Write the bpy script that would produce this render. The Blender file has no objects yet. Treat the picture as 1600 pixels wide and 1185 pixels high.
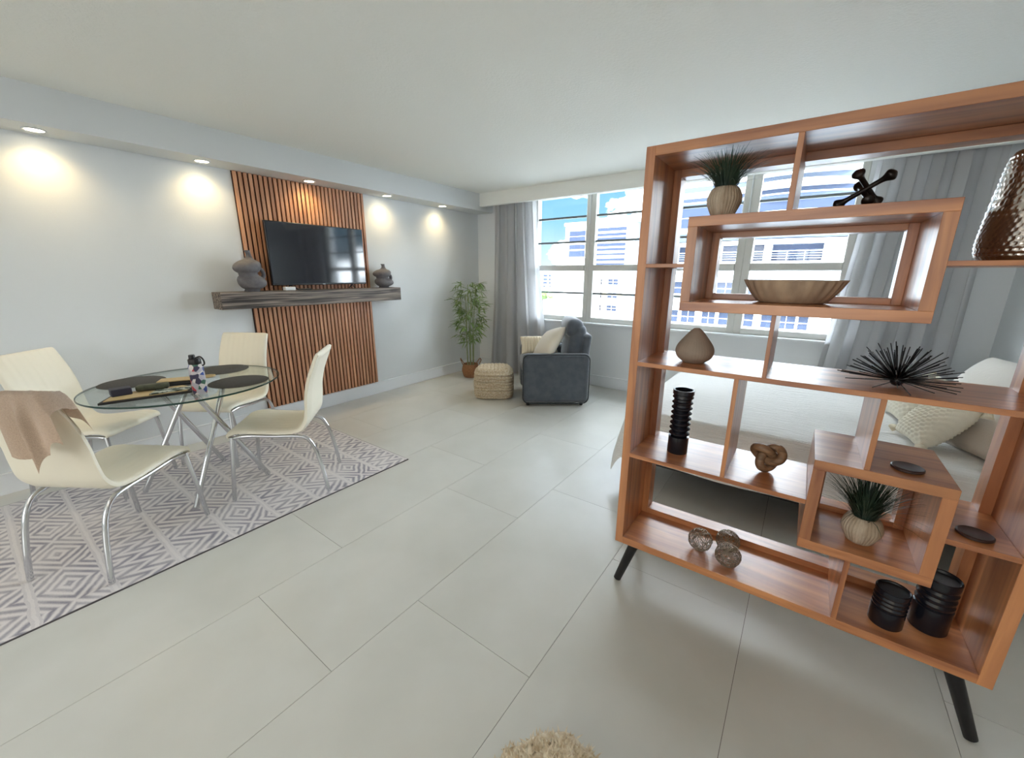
import bpy, bmesh, math, random
from mathutils import Vector, Matrix, noise
PI = math.pi
scene = bpy.context.scene
COL = scene.collection
random.seed(7)

# ------------------------------------------------------------------ camera
def rot_rows(yaw, pitch, roll):
    cy, sy, cp, sp, cr, sr = math.cos(yaw), math.sin(yaw), math.cos(pitch), math.sin(pitch), math.cos(roll), math.sin(roll)
    fwd = Vector((-sy*cp, cy*cp, -sp)); right = Vector((cy, sy, 0)); up = right.cross(fwd)
    return cr*right + sr*up, -sr*right + cr*up, fwd
cam_d = bpy.data.cameras.new('camera'); cam = bpy.data.objects.new('camera', cam_d); COL.objects.link(cam)
_r, _u, _f = rot_rows(0.627257, 0.257188, 0.004339)
cam.matrix_world = Matrix(((_r.x, _u.x, -_f.x, 0), (_r.y, _u.y, -_f.y, 0), (_r.z, _u.z, -_f.z, 1.45), (0, 0, 0, 1)))
cam_d.sensor_fit = 'HORIZONTAL'; cam_d.sensor_width = 36; cam_d.lens = 624.5/1600*36; cam_d.clip_start = 0.02; cam_d.clip_end = 2000
scene.camera = cam

# ------------------------------------------------------------------ render look
scene.view_settings.view_transform = 'Standard'
try: scene.view_settings.look = 'None'
except Exception: pass
scene.view_settings.exposure = 1.0; scene.view_settings.gamma = 1.0; scene.view_settings.use_curve_mapping = False
try:
    cy = scene.cycles
    cy.use_denoising = True; cy.max_bounces = 8; cy.diffuse_bounces = 5; cy.glossy_bounces = 4; cy.transmission_bounces = 6
    cy.transparent_max_bounces = 16; cy.sample_clamp_indirect = 25.0; cy.caustics_reflective = False; cy.caustics_refractive = False
    cy.blur_glossy = 1.0
except Exception: pass

def lin(c):
    c = c/255.0
    return c/12.92 if c <= 0.04045 else ((c+0.055)/1.055)**2.4
def rgb(r, g, b): return (lin(r), lin(g), lin(b), 1.0)

# ------------------------------------------------------------------ world: blue sky with clouds
w = bpy.data.worlds.new('sky'); scene.world = w; w.use_nodes = True
nt = w.node_tree; N = nt.nodes; L = nt.links
for n in list(N): N.remove(n)
out = N.new('ShaderNodeOutputWorld'); bg = N.new('ShaderNodeBackground'); L.new(bg.outputs[0], out.inputs[0])
tc_ = N.new('ShaderNodeTexCoord'); sep = N.new('ShaderNodeSeparateXYZ'); L.new(tc_.outputs['Generated'], sep.inputs[0])
ramp = N.new('ShaderNodeValToRGB'); L.new(sep.outputs[2], ramp.inputs[0])
e = ramp.color_ramp.elements; e[0].position = 0.0; e[0].color = (0.50, 0.62, 0.70, 1); e[1].position = 0.26; e[1].color = (0.10, 0.30, 0.52, 1)
m_ = e.new(0.12); m_.color = (0.20, 0.42, 0.58, 1)
m2_ = e.new(1.0); m2_.color = (0.09, 0.30, 0.58, 1)
mp = N.new('ShaderNodeMapping'); mp.inputs['Scale'].default_value = (3.0, 3.0, 5.0); mp.inputs['Location'].default_value = (5, 2, 1); L.new(tc_.outputs['Generated'], mp.inputs[0])
nz = N.new('ShaderNodeTexNoise'); nz.inputs['Scale'].default_value = 1.6; nz.inputs['Detail'].default_value = 6; L.new(mp.outputs[0], nz.inputs[0])
cr_ = N.new('ShaderNodeValToRGB'); cr_.color_ramp.elements[0].position = 0.47; cr_.color_ramp.elements[1].position = 0.70; L.new(nz.outputs[0], cr_.inputs[0])
mx = N.new('ShaderNodeMixRGB'); L.new(cr_.outputs[0], mx.inputs[0]); L.new(ramp.outputs[0], mx.inputs[1]); mx.inputs[2].default_value = (26.0, 28.2, 30.4, 1)
L.new(mx.outputs[0], bg.inputs[0]); bg.inputs[1].default_value = 1.0

def light(name, kind, loc, energy, color, rot=(0, 0, 0), **kw):
    d = bpy.data.lights.new(name, kind); d.energy = energy; d.color = color
    for k, v in kw.items(): setattr(d, k, v)
    o = bpy.data.objects.new(name, d); COL.objects.link(o); o.location = loc; o.rotation_euler = rot
    return o
# sun high behind our own building, on the facades opposite
light('sun', 'SUN', (0, -20, 40), 9.0, (0.97, 0.98, 1.0), rot=(math.radians(38), 0, math.radians(14)), angle=0.02)
# unseen fill panels added under the ceiling behind the camera to brighten the room
light('rear_fill_light', 'AREA', (-1.6, -1.3, 2.49), 8, (1.0, 0.96, 0.90), shape='RECTANGLE', size=3.6, size_y=1.4)
light('warm_fill_light', 'AREA', (0.5, -1.2, 2.49), 4, (1.0, 0.82, 0.56), shape='RECTANGLE', size=1.2, size_y=1.2)  # added warm fill, out of view, for the floor at the right

# wide soft fill added far behind the camera to lift the window side evenly
light('frontal_fill_light', 'AREA', (-0.9, -5.7, 1.5), 50, (1.0, 0.985, 0.965), rot=(math.radians(90), 0, 0), shape='RECTANGLE', size=3.4, size_y=1.7)

# ------------------------------------------------------------------ materials
MATS = {}
def mat(name, col, rough=0.6, metal=0.0, spec=0.5, col2=None, nscale=8.0, stretch=(1, 1, 1), bump=0.0, bscale=60.0, bstretch=None, coat=0.0, detail=4.0, lo=0.35, hi=0.65, sheen=0.0, coord='Object', distort=0.0):
    if name in MATS: return MATS[name]
    m = bpy.data.materials.new(name); m.use_nodes = True
    nt = m.node_tree; N = nt.nodes; L = nt.links
    b = N['Principled BSDF']
    b.inputs['Base Color'].default_value = col; b.inputs['Roughness'].default_value = rough; b.inputs['Metallic'].default_value = metal
    b.inputs['Specular IOR Level'].default_value = spec; b.inputs['Coat Weight'].default_value = coat; b.inputs['Coat Roughness'].default_value = 0.25
    if sheen: b.inputs['Sheen Weight'].default_value = sheen
    tc = N.new('ShaderNodeTexCoord')
    def noise_tex(scale, st, det):
        mp = N.new('ShaderNodeMapping'); mp.inputs['Scale'].default_value = st; L.new(tc.outputs[coord], mp.inputs[0])
        n = N.new('ShaderNodeTexNoise'); n.inputs['Scale'].default_value = scale; n.inputs['Detail'].default_value = det; n.inputs['Distortion'].default_value = distort
        L.new(mp.outputs[0], n.inputs[0]); return n
    if col2 is not None:
        n = noise_tex(nscale, stretch, detail)
        r = N.new('ShaderNodeValToRGB'); r.color_ramp.elements[0].position = lo; r.color_ramp.elements[1].position = hi
        r.color_ramp.elements[0].color = col; r.color_ramp.elements[1].color = col2
        L.new(n.outputs[0], r.inputs[0]); L.new(r.outputs[0], b.inputs['Base Color'])
    if bump:
        n = noise_tex(bscale, bstretch or (1, 1, 1), 3.0)
        bp = N.new('ShaderNodeBump'); bp.inputs['Strength'].default_value = bump; bp.inputs['Distance'].default_value = 0.01
        L.new(n.outputs[0], bp.inputs['Height']); L.new(bp.outputs[0], b.inputs['Normal'])
    MATS[name] = m
    return m
def emis(name, col, strength):
    m = bpy.data.materials.new(name); m.use_nodes = True; b = m.node_tree.nodes['Principled BSDF']
    b.inputs['Base Color'].default_value = col; b.inputs['Emission Color'].default_value = col; b.inputs['Emission Strength'].default_value = strength
    return m
def glassy(name, tint, refl=1.0, ior=1.45):
    m = bpy.data.materials.new(name); m.use_nodes = True; nt = m.node_tree; N = nt.nodes; L = nt.links
    for n in list(N): N.remove(n)
    o = N.new('ShaderNodeOutputMaterial'); mix = N.new('ShaderNodeMixShader'); t = N.new('ShaderNodeBsdfTransparent'); g = N.new('ShaderNodeBsdfGlossy')
    lw = N.new('ShaderNodeLayerWeight'); lw.inputs['Blend'].default_value = 0.5; pw = N.new('ShaderNodeMath'); pw.operation = 'POWER'; pw.inputs[1].default_value = 5.0
    f = N.new('ShaderNodeMath'); f.operation = 'MULTIPLY_ADD'; f.inputs[1].default_value = 0.9; f.inputs[2].default_value = 0.04
    L.new(lw.outputs['Facing'], pw.inputs[0]); L.new(pw.outputs[0], f.inputs[0]); mm = N.new('ShaderNodeMath'); mm.operation = 'MULTIPLY'; mm.inputs[1].default_value = refl
    t.inputs[0].default_value = tint; g.inputs['Roughness'].default_value = 0.02
    L.new(f.outputs[0], mm.inputs[0]); L.new(mm.outputs[0], mix.inputs[0]); L.new(t.outputs[0], mix.inputs[1]); L.new(g.outputs[0], mix.inputs[2]); L.new(mix.outputs[0], o.inputs[0])
    return m

M_wall = mat('wall_paint', rgb(213, 217, 219), 0.75, bump=0.08, bscale=180)
M_wallb = mat('window_wall_paint', rgb(226, 229, 231), 0.75, bump=0.08, bscale=180)
M_ceil = mat('ceiling_stucco', rgb(240, 241, 236), 0.9, bump=0.3, bscale=70)
M_trim = mat('white_trim', rgb(226, 229, 232), 0.45)
M_frame = mat('window_frame_white', rgb(205, 205, 200), 0.45)
M_bar = mat('window_bar_grey', rgb(110, 118, 120), 0.4, metal=0.3)
M_grout = mat('grout', rgb(104, 100, 94), 0.9)
M_tile = mat('porcelain_tile', rgb(200, 199, 192), 0.3, col2=rgb(208, 207, 201), nscale=2.2, spec=0.5, bump=0.015, bscale=300)
M_chrome = mat('chrome', rgb(214, 216, 220), 0.12, metal=1.0)
M_black = mat('black_satin', rgb(17, 17, 20), 0.4)
M_leather = mat('cream_leather', rgb(232, 226, 208), 0.42, bump=0.05, bscale=400)
M_glassw = glassy('window_glass', (0.98, 0.99, 0.99, 1), 0.6)
M_glasst = glassy('table_glass', (0.93, 0.97, 0.955, 1), 1.0, 1.5)
M_glassedge = mat('glass_edge', rgb(30, 66, 60), 0.15)

def wood_mat(name, dark, light, axis='Y', scale=1.0, rough=0.36, coat=0.25, contrast=(0.3, 0.72), st=None):
    m = bpy.data.materials.new(name); m.use_nodes = True; nt = m.node_tree; N = nt.nodes; L = nt.links; b = N['Principled BSDF']
    tc = N.new('ShaderNodeTexCoord'); mp = N.new('ShaderNodeMapping')
    st = st or {'X': (1.2, 14, 14), 'Y': (14, 1.2, 14), 'Z': (14, 14, 1.2)}[axis]
    mp.inputs['Scale'].default_value = [s*scale for s in st]
    oi = N.new('ShaderNodeObjectInfo'); ad = N.new('ShaderNodeVectorMath'); ad.operation = 'ADD'
    sc = N.new('ShaderNodeVectorMath'); sc.operation = 'SCALE'; sc.inputs['Scale'].default_value = 37.0
    cmb = N.new('ShaderNodeCombineXYZ')
    for i in range(3): L.new(oi.outputs['Random'], cmb.inputs[i])
    L.new(cmb.outputs[0], sc.inputs[0]); L.new(tc.outputs['Object'], mp.inputs[0]); L.new(mp.outputs[0], ad.inputs[0]); L.new(sc.outputs[0], ad.inputs[1])
    n1 = N.new('ShaderNodeTexNoise'); n1.inputs['Scale'].default_value = 1.3; n1.inputs['Detail'].default_value = 6; n1.inputs['Distortion'].default_value = 0.8
    L.new(ad.outputs[0], n1.inputs[0])
    r = N.new('ShaderNodeValToRGB'); r.color_ramp.elements[0].position = contrast[0]; r.color_ramp.elements[1].position = contrast[1]
    r.color_ramp.elements[0].color = dark; r.color_ramp.elements[1].color = light
    L.new(n1.outputs[0], r.inputs[0])
    hs = N.new('ShaderNodeHueSaturation'); L.new(r.outputs[0], hs.inputs['Color'])
    mr = N.new('ShaderNodeMapRange'); mr.inputs['To Min'].default_value = 0.85; mr.inputs['To Max'].default_value = 1.15
    L.new(oi.outputs['Random'], mr.inputs[0]); L.new(mr.outputs[0], hs.inputs['Value']); L.new(hs.outputs[0], b.inputs['Base Color'])
    bp = N.new('ShaderNodeBump'); bp.inputs['Strength'].default_value = 0.08; bp.inputs['Distance'].default_value = 0.005
    L.new(n1.outputs[0], bp.inputs['Height']); L.new(bp.outputs[0], b.inputs['Normal'])
    b.inputs['Roughness'].default_value = rough; b.inputs['Coat Weight'].default_value = coat*1.8; b.inputs['Coat Roughness'].default_value = 0.28
    return m
M_woodX = wood_mat('acacia_wood_along_x', rgb(144, 86, 54), rgb(206, 142, 92), 'X')
M_woodY = wood_mat('acacia_wood_along_y', rgb(144, 86, 54), rgb(206, 142, 92), 'Y')
M_woodZ = wood_mat('acacia_wood_along_z', rgb(144, 86, 54), rgb(206, 142, 92), 'Z')
M_slat = wood_mat('slat_walnut', rgb(166, 112, 82), rgb(208, 156, 120), 'Z', 1.0, 0.5, 0.05)
M_mantel = wood_mat('charred_wood', rgb(50, 43, 40), rgb(150, 136, 124), 'Y', 1.0, 0.6, 0.0, (0.38, 0.64), (46, 1.5, 46))

# ------------------------------------------------------------------ geometry helpers
WM = {}
def tag(o, label=None, cat=None, group=None, kind=None):
    if label: o['label'] = label
    if cat: o['category'] = cat
    if group: o['group'] = group
    if kind: o['kind'] = kind
    return o
def thing(name, label, cat, loc=(0, 0, 0), rotz=0.0, group=None, kind=None):
    o = bpy.data.objects.new(name, None); COL.objects.link(o); o.empty_display_size = 0.1
    o.location = loc; o.rotation_euler = (0, 0, rotz)
    WM[o.name] = Matrix.Translation(Vector(loc)) @ Matrix.Rotation(rotz, 4, 'Z')
    return tag(o, label, cat, group, kind)
def obj(name, bm, m, parent=None, smooth=False, local=False, label=None, cat=None, group=None, kind=None, origin=None, auto=None):
    """link bm as one mesh object; bm is in world coordinates unless local=True (then in the parent's frame)"""
    bmesh.ops.recalc_face_normals(bm, faces=bm.faces)
    pm = WM[parent.name] if parent else Matrix.Identity(4)
    if parent and not local: bm.transform(pm.inverted())
    o_loc = Vector((0, 0, 0))
    if origin is not None:
        o_loc = Vector(origin) if (local or not parent) else pm.inverted() @ Vector(origin)
        bm.transform(Matrix.Translation(-o_loc))
    me = bpy.data.meshes.new(name); 
    if smooth:
        for f in bm.faces: f.smooth = True
    bm.to_mesh(me); bm.free()
    if auto is not None:
        try: me.set_sharp_from_angle(angle=math.radians(auto))
        except Exception: pass
    me.materials.append(m)
    o = bpy.data.objects.new(name, me); COL.objects.link(o)
    if parent: o.parent = parent
    o.location = o_loc
    WM[o.name] = pm @ Matrix.Translation(o_loc)
    return tag(o, label, cat, group, kind)
def inst(o, parent, mtx):
    """another object sharing o's mesh, with its own matrix in the parent's frame"""
    c = o.copy(); COL.objects.link(c); c.parent = parent; c.matrix_basis = mtx
    return c
def copy_tree(o, parent=None):
    c = o.copy(); COL.objects.link(c)
    if parent: c.parent = parent
    for ch in list(o.children): copy_tree(ch, c)
    return c
def box(bm, x0, x1, y0, y1, z0, z1, bev=0.0, seg=1, M=None):
    r = bmesh.ops.create_cube(bm, size=1.0); vs = r['verts']
    bmesh.ops.scale(bm, vec=(abs(x1-x0), abs(y1-y0), abs(z1-z0)), verts=vs)
    bmesh.ops.translate(bm, vec=((x0+x1)/2, (y0+y1)/2, (z0+z1)/2), verts=vs)
    if bev > 0:
        es = list({e for v in vs for e in v.link_edges})
        rr = bmesh.ops.bevel(bm, geom=es, offset=bev, segments=seg, affect='EDGES', profile=0.5)
        vs = list({v for f in rr['faces'] for v in f.verts} | {v for v in vs if v.is_valid})
    if M is not None: bmesh.ops.transform(bm, matrix=M, verts=vs)
    return vs
def B(*a, **k):
    bm = bmesh.new(); box(bm, *a, **k); return bm
def cat_(a, b, c): return [Vector(p) for p in (a, b, c)]
def smooth_path(pts, n=6):
    P = [Vector(p) for p in pts]; out = []
    for i in range(len(P)-1):
        p0 = P[max(i-1, 0)]; p1 = P[i]; p2 = P[i+1]; p3 = P[min(i+2, len(P)-1)]
        for k in range(n):
            t = k/n
            out.append(0.5*((2*p1)+(-p0+p2)*t+(2*p0-5*p1+4*p2-p3)*t*t+(-p0+3*p1-3*p2+p3)*t**3))
    out.append(P[-1]); return out
def tube(bm, pts, r, seg=10, closed=False, cap=True, sy=1.0):
    P = [Vector(p) for p in pts]; n = len(P); rings = []
    ref = Vector((0, 0, 1))
    if abs((P[1]-P[0]).normalized().z) > 0.95: ref = Vector((1, 0, 0))
    u = None
    for i, p in enumerate(P):
        if closed: t = (P[(i+1) % n]-P[i-1]).normalized()
        else: t = (P[min(i+1, n-1)]-P[max(i-1, 0)]).normalized()
        if u is None: u = (ref - t*ref.dot(t)).normalized()
        else:
            u = (u - t*u.dot(t)); u = u.normalized() if u.length > 1e-6 else t.orthogonal().normalized()
        v = t.cross(u); rr = r(i/(n-1)) if callable(r) else r
        rings.append([bm.verts.new(p + (u*math.cos(2*PI*k/seg)*sy + v*math.sin(2*PI*k/seg))*rr) for k in range(seg)])
    rng = range(n) if closed else range(n-1)
    for i in rng:
        a = rings[i]; b = rings[(i+1) % n]
        for k in range(seg): bm.faces.new((a[k], a[(k+1) % seg], b[(k+1) % seg], b[k]))
    if cap and not closed:
        bm.faces.new(rings[0][::-1]); bm.faces.new(rings[-1])
def lathe(bm, prof, c=(0, 0, 0), seg=32, fr=None, sx=1.0, sy=1.0, capb=True, capt=True):
    """prof: list of (r,z); fr(ang, i) optional radial factor"""
    c = Vector(c); rings = []
    for i, (r, z) in enumerate(prof):
        ring = []
        for k in range(seg):
            a = 2*PI*k/seg; q = r*(fr(a, i) if fr else 1.0)
            ring.append(bm.verts.new(c + Vector((q*math.cos(a)*sx, q*math.sin(a)*sy, z))))
        rings.append(ring)
    for i in range(len(rings)-1):
        for k in range(seg): bm.faces.new((rings[i][k], rings[i][(k+1) % seg], rings[i+1][(k+1) % seg], rings[i+1][k]))
    if capb: bm.faces.new(rings[0][::-1])
    if capt: bm.faces.new(rings[-1])
def grid(bm, fn, nu, nv, closed_u=False):
    V = [[bm.verts.new(fn(i/nu, j/nv)) for j in range(nv+1)] for i in range(nu+1)]
    for i in range(nu):
        for j in range(nv): bm.faces.new((V[i][j], V[i+1][j], V[i+1][j+1], V[i][j+1]))
    return V
def spline_prof(pts, n=5): return [(p.x, p.z) for p in smooth_path([(r, 0, z) for r, z in pts], n)]

# ================================================================== SETTING
XL, XR, YB, YF, ZC = -4.17, 1.265, 4.86, -6.0, 2.52
# floor: grout bed + single tiles (24 x 48 inch, third-offset bond)
floor = obj('floor', B(XL-0.1, XR+0.1, YF-0.1, YB+0.1, -0.12, -0.003), M_grout, kind='structure')
TW, TL = 0.613, 1.214
tile_mesh = None
ys_off = {0: 0.554, 1: 0.975}
for i in range(-7, 4):
    x0 = -0.008 + i*TW; x1 = x0 + TW          # columns start on the measured joints
    off = 0.975 if i % 2 else 0.554
    off = {0: 0.554, 1: 0.975}[(i+1) % 2]
    for j in range(-7, 6):
        y0 = off + j*TL; y1 = y0 + TL
        a, b_, c, d = max(x0, XL), min(x1, XR), max(y0, YF), min(y1, YB)
        if b_-a < 0.01 or d-c < 0.01: continue
        full = (b_-a > TW-1e-4) and (d-c > TL-1e-4)
        g_ = 0.0009
        if full and tile_mesh is not None:
            t = inst(tile_mesh, floor, Matrix.Translation(((a+b_)/2, (c+d)/2, 0)))
        else:
            t = obj('tile', B(a+g_, b_-g_, c+g_, d-g_, -0.012, 0.0), M_tile, floor, origin=((a+b_)/2, (c+d)/2, 0))
            if full: tile_mesh = t
ceiling = obj('ceiling', B(XL-0.1, XR+0.1, YF-0.1, YB+0.3, ZC, ZC+0.15), M_ceil, kind='structure')
obj('wall_left', B(XL-0.15, XL, YF-0.1, YB+0.3, -0.1, ZC), M_wall, kind='structure')
obj('wall_right', B(XR, XR+0.15, YF-0.1, YB+0.3, -0.1, ZC), M_wall, kind='structure')
obj('wall_front', B(XL-0.1, XR+0.1, YF-0.15, YF, -0.1, ZC), M_wall, kind='structure')
WX0, WX1, WZ0, WZ1 = -3.17, 0.27, 0.84, 2.44
bm = bmesh.new()
box(bm, XL, XR, YB, YB+0.2, -0.1, WZ0); box(bm, XL, XR, YB, YB+0.2, WZ1, ZC); box(bm, XL, WX0, YB, YB+0.2, WZ0, WZ1); box(bm, WX1, XR, YB, YB+0.2, WZ0, WZ1)
obj('wall_back', bm, M_wallb, kind='structure')
obj('trim_1', B(XL, -3.88, YF, YB, 2.30, ZC), M_wall, kind='structure', label='white soffit box along the left wall carrying the downlights')
obj('trim_2', B(-3.88, XR, 4.57, 4.64, 2.355, ZC), M_ceil, kind='structure', label='white valance beam above the window')
def baseboard(name, x0, x1, y0, y1, lipx, lipy):
    o = obj(name, B(x0, x1, y0, y1, 0, 0.138, bev=0.003), M_trim, kind='structure')
    obj('cap', B(x0-lipx[0], x1+lipx[1], y0-lipy[0], y1+lipy[1], 0.134, 0.147, bev=0.003), M_trim, o)
baseboard('baseboard_left', XL, XL+0.016, YF, YB, (0, 0.003), (0, 0))
baseboard('baseboard_back', XL, XR, YB-0.016, YB, (0, 0), (0.003, 0))
baseboard('baseboard_right', XR-0.016, XR, YF, YB, (0.003, 0), (0, 0))
# windows: four double sashes with bars
sill = obj('trim_3', B(WX0-0.03, WX1+0.03, 4.79, 5.0, 0.815, 0.84, bev=0.004), M_trim, kind='structure', label='white window sill under the four windows')
GL = [(-3.11, -2.39), (-2.264, -1.53), (-1.405, -0.669), (-0.528, 0.213)]
edges = [WX0, -2.327, -1.467, -0.598, WX1]
for i, (g0, g1) in enumerate(GL):
    a, b_ = edges[i], edges[i+1]
    wn = thing('window_%d' % (i+1), None, None, ((a+b_)/2, 4.92, WZ0), kind='structure')
    y0, y1 = 4.87, 4.95
    obj('stile', B(a, g0, y0, y1, WZ0, WZ1, bev=0.004), M_frame, wn); obj('stile', B(g1, b_, y0, y1, WZ0, WZ1, bev=0.004), M_frame, wn)
    obj('bottom_rail', B(g0, g1, y0, y1, WZ0, 0.90, bev=0.004), M_frame, wn); obj('top_rail', B(g0, g1, y0, y1, 2.405, WZ1), M_frame, wn)
    obj('meeting_rail', B(g0, g1, y0-0.015, y1, 1.492, 1.565, bev=0.004), M_frame, wn)
    for z in (1.207, 1.853, 2.157): obj('glazing_bar', B(g0, g1, 4.90, 4.93, z-0.012, z+0.012), M_bar, wn)
    zz = [0.90, 1.195, 1.219, 1.492, 1.565, 1.841, 1.865, 2.145, 2.169, 2.405]
    for k in range(0, 10, 2): obj('pane', B(g0, g1, 4.913, 4.918, zz[k], zz[k+1]), M_glassw, wn)
    tube_x = b_-0.01 if i < 3 else None
    if tube_x: 
        bm = bmesh.new(); tube(bm, [(tube_x, 4.86, 2.43), (tube_x, 4.858, 2.05)], 0.006, 8); obj('crank_rod', bm, M_trim, wn, smooth=True)

# ================================================================== OUTSIDE
M_fac = mat('white_facade', rgb(214, 214, 210), 0.8, col2=rgb(204, 206, 206), nscale=0.6)
M_facb = mat('cool_white_facade', rgb(178, 190, 200), 0.8)
M_cream = mat('cream_facade', rgb(206, 192, 160), 0.8)
M_win = mat('dark_window_glass', rgb(44, 54, 74), 0.4, spec=0.2)
M_louv = mat('grey_louvre', rgb(66, 76, 92), 0.5, spec=0.2)
M_grass = mat('tree_green', rgb(96, 130, 70), 0.8, col2=rgb(140, 165, 100), nscale=2)
M_asph = mat('street_ground', rgb(112, 114, 114), 0.9, col2=rgb(98, 100, 102), nscale=0.05)
GZ = -24.0
obj('street_ground', B(-260, 120, 8, 300, GZ-0.5, GZ), M_asph, kind='structure', label='pale street level ground far below the window')
def facade_windows(p, y, rects, m=M_win, fr=True, mull=True, name='window'):
    for (x0, x1, z0, z1) in rects:
        w_ = obj(name, B(x0, x1, y-0.02, y+0.3, z0, z1), m, p)
        if fr:
            bm = bmesh.new(); t = 0.05
            box(bm, x0, x1, y-0.06, y, z0, z0+t); box(bm, x0, x1, y-0.06, y, z1-t, z1)
            box(bm, x0, x0+t, y-0.06, y, z0, z1); box(bm, x1-t, x1, y-0.06, y, z0, z1)
            if mull:
                n = max(1, round((x1-x0)/0.8))
                for k in range(1, n): xm = x0+(x1-x0)*k/n; box(bm, xm-t/2, xm+t/2, y-0.06, y, z0, z1)
                box(bm, x0, x1, y-0.06, y, (z0+z1)/2-t/2, (z0+z1)/2+t/2)
            obj('window_frame', bm, M_fac, w_)
# --- near white hotel block with balconies
Y0 = 40.0
hb = thing('hotel_building', 'large white balcony building filling the right windows, with curved upper floors', 'building', (-5, Y0+8, GZ))
bm = bmesh.new(); box(bm, -14.8, 6.5, Y0+1.2, Y0+16, GZ, 12.5); obj('core_wall', bm, M_fac, hb)
# solid white bands (spandrels), each one a slab of its own
def round_slab(x0, x1, z0, z1, bulge=0.0, depth=1.4, m=M_fac, name='spandrel'):
    bm = bmesh.new(); n = 28
    def yy(x):
        t = (x - (-2.2))/(3.6)
        return Y0 - bulge*max(0.0, 1-t*t) if bulge else Y0
    f = []
    for z in (z0, z1):
        row = [bm.verts.new((x0+(x1-x0)*k/n, yy(x0+(x1-x0)*k/n), z)) for k in range(n+1)]
        bk = [bm.verts.new((x0+(x1-x0)*k/n, Y0+depth, z)) for k in range(n+1)]
        f.append((row, bk))
    for k in range(n):
        for (row, bk) in f: bm.faces.new((row[k], row[k+1], bk[k+1], bk[k]))
        bm.faces.new((f[0][0][k], f[0][0][k+1], f[1][0][k+1], f[1][0][k])); bm.faces.new((f[0][1][k], f[0][1][k+1], f[1][1][k+1], f[1][1][k]))
    for e_ in (0, n): bm.faces.new((f[0][0][e_], f[0][1][e_], f[1][1][e_], f[1][0][e_]))
    return obj(name, bm, m, hb)
XA, XB = -11.6, 2.4
for (z0, z1, bu) in ((8.80, 9.55, 1.6), (7.89, 8.37, 1.6), (5.01, 5.45, 1.2), (4.13, 4.22, 0.6)):
    round_slab(XA, XB, z0, z1, bu)
for (z0, z1, bu, mm_) in ((8.37, 8.80, 1.2, M_louv), (7.57, 7.89, 1.2, M_win), (7.14, 7.46, 1.2, M_louv), (6.33, 7.14, 1.1, M_win), (5.45, 6.27, 1.0, M_win), (4.29, 5.01, 0.8, M_louv)):
    round_slab(XA, XB, z0, z1, bu-0.35 if bu > 0.4 else 0, 1.4, mm_, 'window_band')
for (z0, z1) in ((7.46, 7.57), (6.27, 6.33)): round_slab(XA, XB, z0, z1, 1.0, 1.4, M_facb, 'band_line')
round_slab(XA, XB, 9.9, 12.6, 1.2)
# top balcony with rail
for z in (9.75, 10.05, 10.35): round_slab(-4.2, XB, z, z+0.05, 1.6, 0.05, M_facb, 'railing')
for x in (-11.75, -12.9, -14.7):
    obj('corner_pier', B(x-0.45, x+0.45, Y0-0.3, Y0+1.4, GZ, 6.6 if x < -12 else 4.4), M_facb, hb)
obj('corner_ledge', B(-15.2, -12.3, Y0-0.6, Y0+1.4, 6.3, 6.9), M_facb, hb)
# balcony storey
obj('balcony_header', B(XA, 2.4, Y0-0.1, Y0+1.4, 3.95, 4.13), M_fac, hb)
obj('balcony_slab', B(XA, 2.4, Y0-0.3, Y0+1.4, 2.30, 2.55), M_fac, hb)
for (x0, x1) in ((-11.6, -10.4), (-9.25, -6.75), (-5.1, -4.35), (-3.5, -3.05), (0.45, 2.4)):
    obj('pier', B(x0, x1, Y0, Y0+1.4, 2.5, 4.0), M_fac, hb)
facade_windows(hb, Y0+0.9, [(-10.4, -9.25, 2.55, 3.95), (-6.75, -5.1, 2.55, 3.95), (-4.35, -3.5, 2.55, 3.95), (-3.05, 0.45, 2.55, 3.95)], mull=False, name='balcony_opening')
for (x0, x1) in ((-10.4, -9.25), (-6.75, -5.1), (-4.35, -3.5), (-3.05, 0.45)):
    bm = bmesh.new(); box(bm, x0, x1, Y0+0.1, Y0+0.16, 3.30, 3.37)
    for z in (2.75, 2.95, 3.12): box(bm, x0, x1, Y0+0.11, Y0+0.14, z, z+0.025)
    n = max(1, round((x1-x0)/1.2))
    for k in range(n+1): xm = x0+(x1-x0)*k/n; box(bm, xm-0.025, xm+0.025, Y0+0.1, Y0+0.16, 2.55, 3.35)
    obj('balcony_railing', bm, M_facb, hb)
# lower storeys
for zb in (0.0, -2.62, -5.24, -7.86, -10.5):
    obj('spandrel', B(XA, 2.4, Y0, Y0+1.4, zb+0.85, zb+2.30), M_facb, hb)
    if zb == 0.0: R = [(-10.45, -9.6), (-6.75, -5.25), (-4.3, -2.1), (-1.5, 0.3)]
    else: R = [(-10.8, -9.7), (-9.5, -8.2), (-7.7, -6.5), (-6.3, -5.2), (-4.3, -3.5), (-3.0, -2.15), (-1.85, -0.5), (-0.4, 0.35)]
    xs = [XA] + [v for r_ in R for v in r_] + [2.4]
    for k in range(0, len(xs), 2): obj('pier', B(xs[k], xs[k+1], Y0, Y0+1.4, zb-0.32, zb+0.85), M_fac, hb)
    facade_windows(hb, Y0+0.35, [(a, b_, zb-0.32, zb+0.85) for a, b_ in R])
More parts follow.
